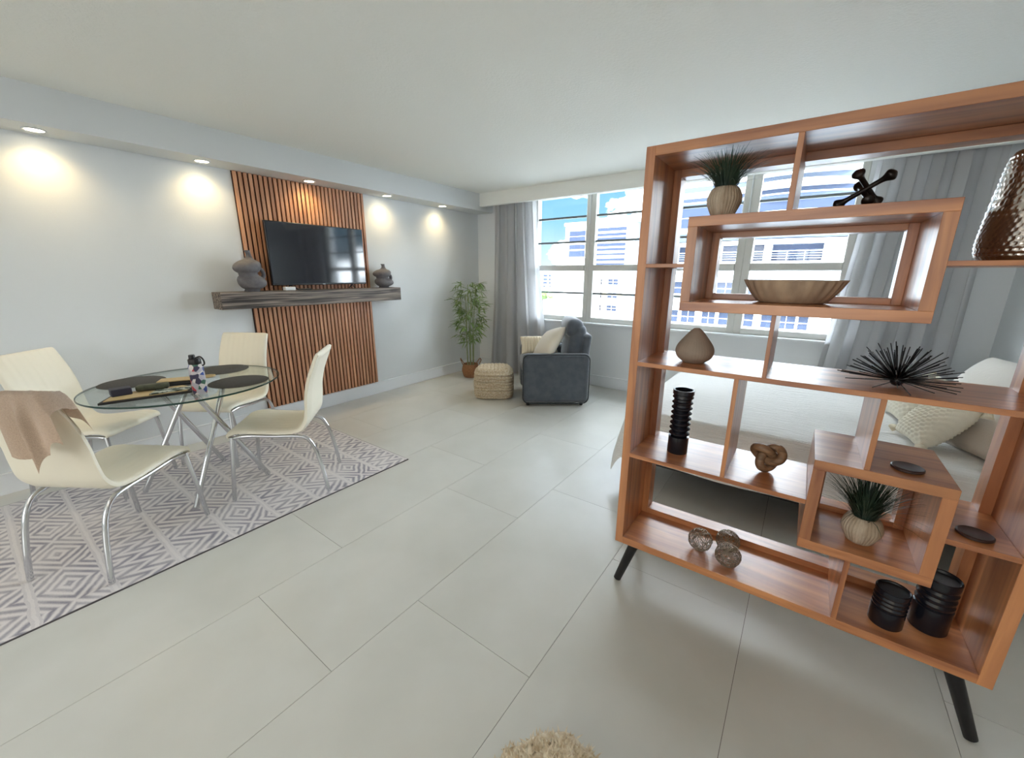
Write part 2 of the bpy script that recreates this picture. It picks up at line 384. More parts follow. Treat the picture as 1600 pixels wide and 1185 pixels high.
# --- cream apartment block
cb = thing('apartment_building', 'low cream apartment block with rows of small shuttered windows in the second window', 'building', (-22, 60, GZ))
obj('wall', B(-27.5, -18.5, 55, 66, GZ, 1.75), M_cream, cb); obj('cornice', B(-27.6, -18.4, 54.8, 66.1, 1.6, 2.0), M_cream, cb)
for zt in (0.85, -1.0, -2.8, -4.7, -6.6):
    facade_windows(cb, 55, [(-25.6, -24.0, zt-0.85, zt), (-23.2, -21.65, zt-0.85, zt), (-20.95, -19.4, zt-0.85, zt)])
# --- blank white block
wb = thing('blank_wall_building', 'plain white windowless building side low in the leftmost window', 'building', (-27, 55, GZ))
obj('wall', B(-29.2, -24.0, 50, 54.4, GZ, 1.55), M_fac, wb); obj('parapet', B(-29.3, -23.9, 49.9, 54.4, 1.5, 1.85), M_cream, wb)
# --- office towers
def banded(name, label, x0, x1, y, ztop, bx0, bx1, bands, depth=14, zbot=GZ):
    t = thing(name, label, 'building', ((x0+x1)/2, y+depth/2, GZ))
    obj('wall', B(x0, x1, y, y+depth, zbot, ztop), M_fac, t); obj('parapet', B(x0-0.3, x1+0.3, y-0.3, y+depth, ztop-0.4, ztop+0.5), M_fac, t)
    for (z0, z1) in bands: obj('window_band', B(bx0, bx1, y-0.15, y+0.3, z0, z1), M_win, t)
    return t
ot = banded('office_tower', 'white office tower with long blue-grey window bands behind the cream block', -53.2, -39.5, 110, 16.0, -51.2, -39.8,
       [(13.0, 13.85), (11.7, 12.4), (10.4, 11.3), (9.0, 9.8), (7.85, 8.5), (6.65, 7.1), (5.1, 5.75), (3.9, 4.5), (2.0, 3.0)])
obj('roof_structure', B(-49, -45.5, 113, 118, 16.3, 18.2), M_fac, ot)
bl = banded('banded_block', 'white tower block with two dark window bands seen through the leftmost window', -61.6, -54.0, 112, 15.6, -60.2, -55.0,
       [(12.3, 13.7), (10.9, 12.1), (8.6, 9.9), (6.5, 8.2)], 12)
obj('low_wing', B(-63, -55, 109, 112, GZ, 6.0), M_fac, bl)
fb = thing('distant_building', 'small distant pale building with a grid of windows at the far left', 'building', (-109, 185, GZ))
obj('wall', B(-116, -104.5, 180, 192, GZ, 3.0), M_facb, fb)
for zt in (1.2, -0.6, -2.4, -4.2):
    facade_windows(fb, 180, [(-114, -113, zt-0.9, zt), (-111, -108.6, zt-1.0, zt), (-107.8, -106.4, zt-1.0, zt)], fr=False)
tr = thing('distant_tree', 'green tree top below the distant pale building', 'tree', (-104, 165, GZ))
bm = bmesh.new()
for k in range(9):
    r = bmesh.ops.create_icosphere(bm, subdivisions=2, radius=random.uniform(1.8, 3.0)); bmesh.ops.translate(bm, vec=(-106.5+k*1.2, 165+random.uniform(-1, 1), -7.2+random.uniform(-1, 0.8)), verts=r['verts'])
for v in bm.verts: v.co += Vector((random.uniform(-.3, .3), random.uniform(-.3, .3), random.uniform(-.3, .3)))
obj('crown', bm, M_grass, tr); bm = bmesh.new(); tube(bm, [(-102, 165, GZ), (-102, 165, -8)], 0.4, 8); obj('trunk', bm, M_mantel, tr)

# ================================================================== LEFT WALL
# downlights
M_lens = emis('lamp_lens', (1.0, 0.86, 0.6, 1), 14.0)
for i, y in enumerate((0.51, 1.376, 2.233, 3.124, 3.99)):
    lab = ['leftmost downlight in the white soffit', 'downlight in the soffit left of the slat panel', 'downlight in the soffit above the slat panel', 'downlight in the soffit right of the slat panel', 'downlight in the soffit nearest the window'][i]
    t = thing('recessed_downlight', 'round warm ' + lab, 'downlight', (-4.02, y, 2.30), group='recessed downlights in the soffit')
    bm = bmesh.new(); lathe(bm, [(0.052, -0.001), (0.056, -0.005), (0.046, -0.006), (0.040, 0.004)], seg=24, capb=False, capt=False); obj('trim_ring', bm, M_trim, t, smooth=True, local=True)
    bm = bmesh.new(); lathe(bm, [(0.041, -0.004), (0.001, -0.004)], seg=24, capb=False); obj('lens', bm, M_lens, t, local=True)
    sp = light('downlight_lamp', 'SPOT', (-4.02, y, 2.285), 6.5, (1.0, 0.74, 0.36), rot=(0, math.radians(8), 0), spot_size=math.radians(132), spot_blend=1.0, shadow_soft_size=0.035)
    sp.parent = t; sp.location = (0, 0, -0.012)
# slat panel
sp_ = thing('slat_panel', 'vertical walnut slat accent panel behind the television', 'wall panel', (XL, 2.27, 0.15))
PY0, PY1 = 1.625, 2.905
obj('backing', B(XL, XL+0.006, PY0, PY1, 0.15, 2.298), mat('felt_backing', rgb(58, 30, 22), 0.95), sp_)
NS = 31; pitch = (PY1-PY0)/NS; first = None
for k in range(NS):
    yc = PY0 + pitch*(k+0.5)
    if first is None: first = obj('slat', B(XL+0.006, XL+0.024, yc-0.0135, yc+0.0135, 0.15, 2.298, bev=0.0015), M_slat, sp_, origin=(XL, yc, 0.15))
    else: inst(first, sp_, Matrix.Translation((0, yc-2.27, 0)))
# mantel
mn = thing('floating_mantel', 'thick charred grey wood beam mantel shelf under the television', 'shelf', (-4.05, 2.245, 1.145))
obj('beam', B(XL+0.024, -3.95, 1.318, 3.175, 1.145, 1.289, bev=0.004, seg=2), M_mantel, mn)
# television
tv = thing('television', 'black flat screen television standing on the mantel', 'television', (-4.06, 2.285, 1.289))
obj('casing', B(-4.085, -4.052, 1.785, 2.785, 1.335, 1.912, bev=0.004), M_black, tv)
M_screen = mat('tv_screen', rgb(38, 40, 47), 0.06, spec=1.0)
obj('screen', B(-4.054, -4.0505, 1.793, 2.777, 1.352, 1.904), M_screen, tv)
for y in (1.95, 2.62):
    bm = bmesh.new(); tube(bm, [(-4.065, y, 1.338), (-3.985, y-0.035*(1 if y < 2.2 else -1)*-1, 1.2965)], 0.006, 8); tube(bm, [(-4.065, y, 1.338), (-4.135, y, 1.2965)], 0.006, 8); obj('foot', bm, M_black, tv, smooth=True)
obj('logo', B(-4.053, -4.0495, 2.272, 2.298, 1.338, 1.346), mat('logo_silver', rgb(150, 150, 155), 0.3, 0.8), tv)
bx_ = obj('media_box', B(-4.035, -3.975, 1.86, 1.955, 1.2895, 1.322, bev=0.004), mat('white_plastic', rgb(214, 218, 222), 0.4), label='small white streaming box on the mantel below the television', cat='media box')
tag(obj('remote_control', B(-4.02, -3.985, 1.985, 2.12, 1.2895, 1.303, bev=0.004), M_black), 'slim black remote control on the mantel beside the white box', 'remote')
M_vase = mat('grey_ceramic', rgb(112, 110, 112), 0.75, col2=rgb(98, 96, 100), nscale=30, bump=0.1, bscale=150)
def twist_vase(name, label, loc, H, R):
    t = thing(name, label, 'vase', loc, group='grey bulbous vases on the mantel')
    pr_ = [(R*0.55, 0)]
    for k in range(15): q = math.radians(-62+k*(62+50)/14); pr_.append((R*max(0.5, 0.10+0.90*math.cos(q)), H*(0.235+0.20*math.sin(q))))
    for k in range(15): q = math.radians(-50+k*(50+68)/14); pr_.append((R*max(0.26, 0.08+0.88*math.cos(q)), H*(0.60+0.19*math.sin(q))))
    pr_ += spline_prof([(R*0.26, H*0.82), (R*0.19, H*0.88), (R*0.18, H*0.95), (R*0.22, H)], 3)
    bm = bmesh.new(); lathe(bm, pr_, seg=28, capt=False)
    bm.transform(Matrix.Identity(4))
    for v in bm.verts:
        h = v.co.z/H; v.co.y += 0.14*R*math.sin(h*9.0)
    obj('body', bm, M_vase, t, smooth=True, local=True)
    bm = bmesh.new()
    P = [Vector((0, R*0.52 + 0.52*R*math.sin(a), H*0.43 + H*0.16*math.cos(a))) for a in [2*PI*k/24 for k in range(24)]]
    tube(bm, P, R*0.16, 8, closed=True); obj('loop_handle', bm, M_vase, t, smooth=True, local=True)
    return t
twist_vase('sculptural_vase', 'larger grey double-bulb vase left of the television', (-4.022, 1.59, 1.2892), 0.35, 0.112)
twist_vase('sculptural_vase', 'smaller grey double-bulb vase right of the television', (-4.035, 3.0, 1.2892), 0.265, 0.105)

# ================================================================== RUG
def rug_material():
    m = bpy.data.materials.new('woven_rug'); m.use_nodes = True; nt = m.node_tree; N = nt.nodes; L = nt.links; b = N['Principled BSDF']
    tc = N.new('ShaderNodeTexCoord'); sp = N.new('ShaderNodeSeparateXYZ'); L.new(tc.outputs['Object'], sp.inputs[0])
    def M(op, a, b_=None, c=None):
        n = N.new('ShaderNodeMath'); n.operation = op
        for i, v in enumerate((a, b_, c)):
            if v is None: continue
            if isinstance(v, (int, float)): n.inputs[i].default_value = v
            else: L.new(v, n.inputs[i])
        return n.outputs[0]
    x, y = sp.outputs[0], sp.outputs[1]
    nzw = N.new('ShaderNodeTexNoise'); nzw.inputs['Scale'].default_value = 14; L.new(tc.outputs['Object'], nzw.inputs[0])
    wob = M('MULTIPLY', M('SUBTRACT', nzw.outputs[0], 0.5), 0.02)
    x = M('ADD', x, wob); y = M('ADD', y, wob)
    v = M('DIVIDE', y, 0.245); band = M('FLOOR', v); t = M('FRACT', v)
    par = M('MODULO', M('ADD', band, 100.0), 3.0)
    tri = lambda k: M('MULTIPLY', M('ABSOLUTE', M('SUBTRACT', M('FRACT', M('MULTIPLY', x, k)), 0.5)), 2.0)
    z1 = tri(4.0); z2 = tri(2.9); z3 = tri(9.0)
    tm = M('ABSOLUTE', M('SUBTRACT', t, 0.5))
    def SS(q): return M('MULTIPLY_ADD', M('SINE', M('MULTIPLY', q, 2*PI)), 0.62, 0.5)
    p1 = SS(M('ADD', M('MULTIPLY', t, 4.0), M('MULTIPLY', z1, 2.2)))           # zigzag
    p2 = SS(M('MULTIPLY', M('ADD', M('MULTIPLY', tm, 2.0), z2), 2.8))           # nested diamonds
    p3 = SS(M('ADD', M('MULTIPLY', t, 2.5), M('MULTIPLY', z3, 1.1)))           # fine chevrons
    is0 = M('LESS_THAN', par, 0.5); is2 = M('GREATER_THAN', par, 1.5); is1 = M('SUBTRACT', 1.0, M('ADD', is0, is2))
    pat = M('ADD', M('ADD', M('MULTIPLY', p1, is0), M('MULTIPLY', p2, is1)), M('MULTIPLY', p3, is2))
    line = M('GREATER_THAN', tm, 0.43); line2 = M('GREATER_THAN', tm, 0.475)
    pat = M('MULTIPLY', pat, M('SUBTRACT', 1.0, line)); 
    n1 = N.new('ShaderNodeTexNoise'); n1.inputs['Scale'].default_value = 5; n1.inputs['Detail'].default_value = 8; L.new(tc.outputs['Object'], n1.inputs[0])
    n2 = N.new('ShaderNodeTexNoise'); n2.inputs['Scale'].default_value = 160; n2.inputs['Detail'].default_value = 3; L.new(tc.outputs['Object'], n2.inputs[0])
    fade = M('MULTIPLY_ADD', n1.outputs[0], 1.9, -0.25)
    fac = M('MULTIPLY', pat, fade)
    fac = M('ADD', fac, M('MULTIPLY', M('MULTIPLY', M('SUBTRACT', line, line2), 0.35), n1.outputs[0]))
    fac = M('ADD', fac, M('MULTIPLY', M('SUBTRACT', n2.outputs[0], 0.5), 0.5))
    r = N.new('ShaderNodeValToRGB'); L.new(fac, r.inputs[0])
    r.color_ramp.elements[0].position = 0.0; r.color_ramp.elements[0].color = rgb(222, 217, 216); r.color_ramp.elements[1].position = 1.0; r.color_ramp.elements[1].color = rgb(146, 142, 153)
    L.new(r.outputs[0], b.inputs['Base Color']); b.inputs['Roughness'].default_value = 0.95
    bp = N.new('ShaderNodeBump'); bp.inputs['Strength'].default_value = 0.25; bp.inputs['Distance'].default_value = 0.004; L.new(n2.outputs[0], bp.inputs['Height']); L.new(bp.outputs[0], b.inputs['Normal'])
    return m
RX0, RX1, RY0, RY1 = -3.94, -2.405, -0.56, 1.893
rg = thing('area_rug', 'grey and ivory rug with zigzag bands under the dining set', 'rug', ((RX0+RX1)/2, (RY0+RY1)/2, 0))
bm = bmesh.new()
def rugf(u, v):
    x = RX0+(RX1-RX0)*u; y = RY0+(RY1-RY0)*v
    ed = max(0.0, (u-0.93)/0.07)
    return Vector((x, y, 0.0066 + 0.0015*ed*(0.5+0.5*math.sin(y*17.0))))
grid(bm, rugf, 30, 60); obj('woven_pile', bm, rug_material(), rg, smooth=True)
obj('edge_binding', B(RX0-0.004, RX1+0.004, RY0-0.004, RY1+0.004, 0.0005, 0.0062), mat('rug_binding', rgb(90, 86, 90), 0.9), rg)
RUGZ = 0.0085

# ================================================================== DINING SET
TCX, TCY = -3.225, 0.807
tb = thing('dining_table', 'round clear glass dining table on crossed chrome legs', 'table', (TCX, TCY, RUGZ))
bm = bmesh.new(); lathe(bm, [(0.515, 0.738), (0.518, 0.741), (0.518, 0.747), (0.515, 0.75)], c=(TCX, TCY, 0), seg=72); obj('glass_top', bm, M_glasst, tb, auto=30)
bm = bmesh.new(); lathe(bm, [(0.5185, 0.7385), (0.5215, 0.741), (0.5215, 0.747), (0.5185, 0.7495)], c=(TCX, TCY, 0), seg=72, capb=False, capt=False); obj('glass_rim', bm, M_glassedge, tb, smooth=True, label='dark green edge of the glass')
ang = [math.radians(a) for a in (57, 147, -123, -28)]
ft = [Vector((TCX+0.36*math.cos(a), TCY+0.36*math.sin(a), 0)) for a in ang]
for k, p in ((0, 3), (3, 0), (1, 2), (2, 1)):
    mid = (ft[k]+ft[p])/2; half = (ft[k]-ft[p])/2; ctr = Vector((TCX, TCY, 0))
    top = ctr + (mid-ctr)*0.75 - half*0.42; top.z = 0.7315
    side = (mid-ctr).normalized()*(0.013 if k in (0, 1) else -0.013)
    bot = ft[k].copy(); bot.z = RUGZ+0.004
    bm = bmesh.new(); tube(bm, [bot+side*0.2, bot+side*0.2+Vector((0, 0, 0.012)), top+side], 0.0155, 14); obj('leg', bm, M_chrome, tb, smooth=True, auto=40)
    bm = bmesh.new(); lathe(bm, [(0.028, 0), (0.028, 0.0055)], c=(top.x+side.x, top.y+side.y, 0.732), seg=18); obj('glass_mount', bm, M_chrome, tb)

def chair(name, label, cx, cy, rz, z=RUGZ):
    t = thing(name, label, 'chair', (cx, cy, z), rz, group='cream chairs around the glass table')
    prof = smooth_path([(0, 0.245, 0.432), (0, 0.235, 0.452), (0, 0.17, 0.462), (0, 0.05, 0.448), (0, -0.08, 0.436), (0, -0.165, 0.446), (0, -0.212, 0.50), (0, -0.228, 0.585), (0, -0.238, 0.68), (0, -0.262, 0.78), (0, -0.30, 0.875), (0, -0.322, 0.925), (0, -0.334, 0.937)], 5)
    n = len(prof)
    def shell(i0, i1):
        bm = bmesh.new(); NU = 40; rows = []
        for i in range(i0, i1+1):
            p = prof[i]; tg = (prof[min(i+1, n-1)]-prof[max(i-1, 0)]).normalized(); nrm = Vector((0, -tg.z, tg.y)); nrm = -nrm if (nrm.z < 0 and i < n*0.5) else nrm
            if i >= n*0.35: nrm = Vector((0, tg.z, -tg.y)) if Vector((0, tg.z, -tg.y)).y > 0 else Vector((0, -tg.z, tg.y))
            s = i/(n-1); hw = 0.218 - 0.022*max(0, (s-0.45)/0.55)
            ed = min(s, 1-s)*n; th = 0.020*min(1.0, 0.55+0.12*ed)
            ring = []
            for k in range(NU+1):
                u = k/NU*2-1
                e2 = max(0.0, (abs(u)-0.88)/0.12); tt = th*math.sqrt(max(0.0, 1-e2*e2*0.92))
                ch = 0.0028*(abs(math.sin(u*PI*4.5)))**0.5 - 0.0028
                ring.append(p + Vector((u*hw, 0, 0)) + nrm*(tt+ch))
            for k in range(NU, -1, -4):
                u = k/NU*2-1; e2 = max(0.0, (abs(u)-0.88)/0.12); tt = th*math.sqrt(max(0.0, 1-e2*e2*0.92))
                ring.append(p + Vector((u*hw, 0, 0)) - nrm*tt*0.8)
            rows.append([bm.verts.new(q) for q in ring])
        m_ = len(rows[0])
        for a, b_ in zip(rows[:-1], rows[1:]):
            for k in range(m_): bm.faces.new((a[k], a[(k+1) % m_], b_[(k+1) % m_], b_[k]))
        bm.faces.new(rows[0][::-1]); bm.faces.new(rows[-1]); return bm
    j = int(n*0.47)
    obj('seat', shell(0, j), M_leather, t, smooth=True, local=True, auto=50)
    obj('backrest', shell(j, n-1), M_leather, t, smooth=True, local=True, auto=50)
    for s in (-1, 1):
        bm = bmesh.new(); tube(bm, smooth_path([(s*0.2, 0.225, 0.425), (s*0.203, 0.14, 0.434), (s*0.203, 0.0, 0.42), (s*0.202, -0.12, 0.412), (s*0.2, -0.185, 0.40)], 4), 0.0115, 10); obj('side_rail', bm, M_chrome, t, smooth=True, local=True)
        bm = bmesh.new(); tube(bm, [(s*0.2, 0.228, 0.432), (s*0.212, 0.252, 0.2), (s*0.22, 0.27, 0.001)], lambda q: 0.0125, 12); obj('leg', bm, M_chrome, t, smooth=True, local=True, auto=50)
        bm = bmesh.new(); tube(bm, smooth_path([(s*0.2, -0.175, 0.404), (s*0.2, -0.215, 0.375), (s*0.2, -0.25, 0.30), (s*0.203, -0.275, 0.18), (s*0.206, -0.292, 0.06), (s*0.207, -0.298, 0.001)], 5), lambda q: 0.0125, 12); obj('leg', bm, M_chrome, t, smooth=True, local=True, auto=50)
    return t
def face(dx, dy): return math.atan2(-dx, dy)
chA = chair('dining_chair', 'cream leather chair nearest the camera, with a beige towel over its back', -2.82, 0.31, face(-0.549, 0.836))
chB = chair('dining_chair', 'cream leather chair at the far left, by the wall behind the towel chair', -3.76, 0.40, face(0.76, 0.65))
chC = chair('dining_chair', 'cream leather chair in front of the slat panel, facing the camera', -3.674, 1.14, face(0.537, -0.843))
chD = chair('dining_chair', 'cream leather chair seen side-on at the right of the table', -2.815, 1.168, face(-0.66, -0.75))

# towel over the back of the near chair (local frame of that chair)
bm = bmesh.new()
def towel(u, v):
    # u along the chair back's width, v from the inside hang over the top edge to the outside hang
    x = 0.010 + 0.235*u
    L_in = 0.10+0.06*u
    L_out = 0.265 + 0.012*math.sin(u*6.0) + 0.065*math.exp(-((u-0.45)/0.07)**2) - 0.13*max(0.0, (u-0.66)/0.34)
    s = v*(L_in+L_out+0.10) - L_in
    r = 0.034
    if s < 0: y = -0.30+0.034 + 0.30*(-s); z = 0.952 + s
    elif s < 0.10: a = s/0.10*PI; y = -0.329 + r*math.cos(a); z = 0.952 + r*0.4*math.sin(a)
    else:
        q = s-0.10; y = -0.329 - r - 0.006 + 0.05*q; z = 0.952 - q
        k_ = min(1.0, q/0.10)
        fold = 0.012*math.sin(u*9.0+0.5)*k_ + 0.040*math.exp(-((u-0.47)/0.09)**2)*k_
        y -= max(-0.012, fold); x += 0.10*q*u
    dr = max(0.0, (u-0.74)/0.26); z -= 0.075*dr*dr
    return Vector((x, y, z))
grid(bm, towel, 40, 48)
M_towel = mat('beige_knit', rgb(230, 210, 190), 0.95, col2=rgb(216, 194, 174), nscale=120, stretch=(1, 1, 4), bump=0.5, bscale=260, bstretch=(0.4, 1, 1), sheen=0.3)
bmesh.ops.solidify(bm, geom=bm.faces[:], thickness=0.006)
Mt = WM[chA.name]; bm.transform(Mt)
obj('towel', bm, M_towel, smooth=True, label='beige knitted towel draped over the back of the nearest chair', cat='towel', origin=Mt @ Vector((0, -0.33, 0.6)))

# on the table
GT = 0.7502
M_mat = mat('woven_placemat', rgb(74, 72, 70), 0.85, col2=rgb(58, 57, 56), nscale=200, bump=0.3, bscale=500)
pl_lab = ['dark round placemat at the left edge of the glass table', 'dark round placemat at the back of the glass table by the far chair', 'dark round placemat at the right of the glass table beside the bottle']
for (px, py), lab in zip(((-3.50, 0.585), (-3.45, 1.075), (-2.97, 1.01)), pl_lab):
    bm = bmesh.new(); lathe(bm, [(0.166, 0), (0.17, 0.0018), (0.166, 0.0036)], seg=48); bm.transform(Matrix.Translation((px, py, GT)))
    obj('round_placemat', bm, M_mat, label=lab, cat='placemat', group='round dark placemats', origin=(px, py, GT), auto=40)
M_folio = mat('black_folio', rgb(26, 25, 28), 0.6); M_tan = mat('tan_leather', rgb(196, 172, 128), 0.6); M_paper = mat('paper_print', rgb(196, 204, 196), 0.7, col2=rgb(60, 74, 66), nscale=30, lo=0.45, hi=0.55)
def slab_poly(bm, pts, z0, z1, M=None):
    a = [bm.verts.new((x, y, z0)) for x, y in pts]; b_ = [bm.verts.new((x, y, z1)) for x, y in pts]; n = len(pts)
    bm.faces.new(a[::-1]); bm.faces.new(b_)
    for k in range(n): bm.faces.new((a[k], a[(k+1) % n], b_[(k+1) % n], b_[k]))
def rot_poly(pts, c, a): return [(c[0]+x*math.cos(a)-y*math.sin(a), c[1]+x*math.sin(a)+y*math.cos(a)) for x, y in pts]
fa = math.atan2(0.38, 0.10)
fo = thing('open_folio', 'open black folio with papers lying at the front of the glass table', 'folder', (-3.03, 0.57, GT+0.004))
bm = bmesh.new(); slab_poly(bm, rot_poly([(-0.21, -0.09), (0.19, -0.09), (0.21, 0.02), (0.17, 0.10), (-0.16, 0.10)], (-3.03, 0.57), fa), GT+0.0042, GT+0.016); obj('cover', bm, M_folio, fo)
bm = bmesh.new(); slab_poly(bm, rot_poly([(-0.19, -0.075), (0.17, -0.075), (0.19, 0.01), (0.15, 0.085), (-0.15, 0.085)], (-3.03, 0.57), fa), GT+0.0162, GT+0.020); obj('tan_lining', bm, M_tan, fo)
bm = bmesh.new(); slab_poly(bm, rot_poly([(0.0, -0.07), (0.18, -0.06), (0.19, 0.0), (0.03, 0.03)], (-3.03, 0.57), fa), GT+0.0202, GT+0.026); obj('printed_paper', bm, M_paper, fo)
bm = bmesh.new(); box(bm, -0.045, 0.045, -0.035, 0.035, 0, 0.040, bev=0.004, M=Matrix.Translation((-3.10, 0.46, GT+0.0203)) @ Matrix.Rotation(fa+0.2, 4, 'Z'))
obj('small_gift_box', bm, mat('navy_card', rgb(44, 44, 62), 0.6), label='small dark navy box lying on the black folio', cat='box')
bm = bmesh.new(); box(bm, -0.075, 0.075, -0.03, 0.03, 0, 0.035, bev=0.012, seg=3, M=Matrix.Translation((-3.09, 0.60, GT+0.0203)) @ Matrix.Rotation(fa-0.15, 4, 'Z'))
obj('camera_pouch', bm, mat('dark_olive_pouch', rgb(40, 42, 36), 0.7, col2=rgb(86, 90, 70), nscale=22), smooth=True, auto=40, label='dark olive pouch lying behind the papers on the table', cat='pouch')
# tan pouch with wrist strap
tp = thing('wrist_pouch', 'tan pouch with a rounded strap end beside the bottle', 'pouch', (-3.15, 0.80, GT))
bm = bmesh.new(); box(bm, -0.12, 0.10, -0.045, 0.045, 0.002, 0.034, bev=0.014, seg=3, M=Matrix.Translation((-3.17, 0.77, GT)) @ Matrix.Rotation(fa-0.25, 4, 'Z')); obj('pouch_body', bm, M_folio, tp, smooth=True, auto=40)
bm = bmesh.new(); box(bm, -0.125, 0.105, -0.047, 0.047, 0.034, 0.042, bev=0.003, M=Matrix.Translation((-3.17, 0.77, GT)) @ Matrix.Rotation(fa-0.25, 4, 'Z')); obj('tan_top', bm, M_tan, tp)
bm = bmesh.new(); tube(bm, [Vector((-3.135+0.028*math.cos(q), 0.895+0.036*math.sin(q), GT+0.036)) for q in [2*PI*k/20 for k in range(20)]], 0.006, 8, closed=True); obj('strap_loop', bm, M_tan, tp, smooth=True)
# bottle
def bottle_mat():
    m = bpy.data.materials.new('sticker_bottle'); m.use_nodes = True; N = m.node_tree.nodes; L = m.node_tree.links; b = N['Principled BSDF']
    tc = N.new('ShaderNodeTexCoord'); vo = N.new('ShaderNodeTexVoronoi'); vo.inputs['Scale'].default_value = 38; L.new(tc.outputs['Object'], vo.inputs[0])
    r = N.new('ShaderNodeValToRGB'); r.color_ramp.interpolation = 'CONSTANT'; sx = N.new('ShaderNodeSeparateXYZ'); L.new(vo.outputs['Color'], sx.inputs[0]); L.new(sx.outputs[0], r.inputs[0])
    cols = [(0, (190, 186, 196)), (0.22, (60, 56, 84)), (0.36, (206, 200, 204)), (0.52, (52, 76, 150)), (0.64, (190, 64, 74)), (0.76, (222, 216, 214)), (0.9, (66, 110, 92))]
    el = r.color_ramp.elements; el[0].position = 0; el[0].color = rgb(*cols[0][1]); el[1].position = cols[1][0]; el[1].color = rgb(*cols[1][1])
    for p, c in cols[2:]: q = el.new(p); q.color = rgb(*c)
    L.new(r.outputs[0], b.inputs['Base Color']); b.inputs['Roughness'].default_value = 0.3; return m
bt = thing('water_bottle', 'sticker-covered metal water bottle with a black lid on the table', 'bottle', (-2.868, 0.766, GT+0.0))
bm = bmesh.new(); lathe(bm, spline_prof([(0.034, 0.0), (0.037, 0.004), (0.037, 0.05), (0.037, 0.15), (0.035, 0.165), (0.030, 0.178)], 3), seg=28); obj('flask', bm, bottle_mat(), bt, smooth=True, local=True, auto=50)
bm = bmesh.new(); lathe(bm, [(0.031, 0.178), (0.032, 0.18), (0.032, 0.205), (0.028, 0.21)], seg=24); lathe(bm, [(0.016, 0.21), (0.016, 0.228), (0.014, 0.232)], c=(-0.012, -0.006, 0), seg=16); obj('lid', bm, M_black, bt, local=True, auto=40)
bm = bmesh.new(); tube(bm, smooth_path([(0.006, 0.004, 0.212), (0.03, 0.02, 0.222), (0.045, 0.03, 0.205), (0.047, 0.032, 0.18), (0.036, 0.025, 0.168)], 4), 0.0045, 8); obj('carry_loop', bm, M_black, bt, smooth=True, local=True)

# ================================================================== CORNER BY THE WINDOW
M_curt = mat('grey_curtain', rgb(214, 214, 215), 0.85, col2=rgb(206, 207, 210), nscale=3, bump=0.08, bscale=400, sheen=0.2)
def add_translucent(m, col, f):
    nt = m.node_tree; N = nt.nodes; L = nt.links; o = [n for n in N if n.type == 'OUTPUT_MATERIAL'][0]; b = N['Principled BSDF']
    t = N.new('ShaderNodeBsdfTranslucent'); t.inputs[0].default_value = col; mx_ = N.new('ShaderNodeMixShader'); mx_.inputs[0].default_value = f
    L.new(b.outputs[0], mx_.inputs[1]); L.new(t.outputs[0], mx_.inputs[2]); L.new(mx_.outputs[0], o.inputs[0])
add_translucent(M_curt, rgb(206, 206, 208), 0.45)
def curtain(name, label, x0t, x1t, x0b, x1b, nf, yc, seed, amp=0.06, ztop=2.42):
    bm = bmesh.new(); rnd = random.Random(seed); ph = [rnd.uniform(-0.5, 0.5) for _ in range(nf+2)]
    def f(u, v):
        z = ztop*(1-v) + 0.012*v; e_ = v**1.3
        x = (x0t+(x1t-x0t)*u)*(1-e_) + (x0b+(x1b-x0b)*u)*e_
        w_ = u*nf; a = amp*(0.6+0.5*v)
        k = int(w_) % len(ph)
        y = yc + a*math.sin(2*PI*w_ + 0.8*math.sin(2.1*w_)+0.5*math.sin(v*3+k)) + 0.018*math.sin(5*w_+v*2)*v
        x += 0.018*math.sin(4*PI*w_)
        return Vector((x, min(y, 4.84), z))
    grid(bm, f, nf*18, 26)
    obj(name, bm, M_curt, smooth=True, label=label, cat='curtain', group='grey floor-length curtains', origin=((x0t+x1t)/2, yc, 0))
curtain('long_curtain', 'grey floor-length curtain gathered left of the window behind the bamboo plant', -3.74, -3.03, -3.86, -2.78, 5, 4.735, 3)
curtain('long_curtain', 'grey floor-length curtain right of the window, behind the wooden shelf divider', 0.30, 1.02, 0.12, 1.05, 5, 4.735, 9, 0.055)

# recliner
M_vel = mat('slate_velvet', rgb(80, 86, 94), 0.8, col2=rgb(68, 75, 84), nscale=14, bump=0.05, bscale=300, sheen=0.5)
M_pipe = mat('dark_piping', rgb(36, 44, 48), 0.7)
rc = thing('recliner_armchair', 'dark slate velvet recliner armchair below the window', 'armchair', (-2.365, 4.09, 0), math.atan2(0.8, -0.6))
def rbox(x0, x1, y0, y1, z0, z1, bev, M=None, seg=4): return B(x0, x1, y0, y1, z0, z1, bev=bev, seg=seg, M=M)
for s in (-1, 1):
    a = obj('arm', rbox(s*0.29, s*0.405, -0.37, 0.375, 0.035, 0.60, 0.05), M_vel, rc, smooth=True, local=True)
    bm = bmesh.new(); P = []
    for (cy_, cz, a0) in ((0.305, 0.53, 0), (-0.30, 0.53, 90), (-0.30, 0.105, 180), (0.305, 0.105, 270)):
        for k in range(5): q = math.radians(a0+k*22.5); P.append(Vector((s*0.407, cy_+0.065*math.cos(q), cz+0.065*math.sin(q))))
    tube(bm, P, 0.006, 6, closed=True); obj('piping', bm, M_pipe, a, smooth=True, local=True)
    for y in (-0.30, 0.31):
        bm = bmesh.new(); lathe(bm, [(0.018, 0), (0.022, 0.04)], c=(s*0.345, y, 0), seg=12); obj('foot', bm, M_black, rc, local=True)
obj('front_panel', rbox(-0.285, 0.285, 0.18, 0.345, 0.05, 0.40, 0.03), M_vel, rc, smooth=True, local=True)
obj('seat_cushion', rbox(-0.285, 0.285, -0.16, 0.385, 0.36, 0.50, 0.055), M_vel, rc, smooth=True, local=True)
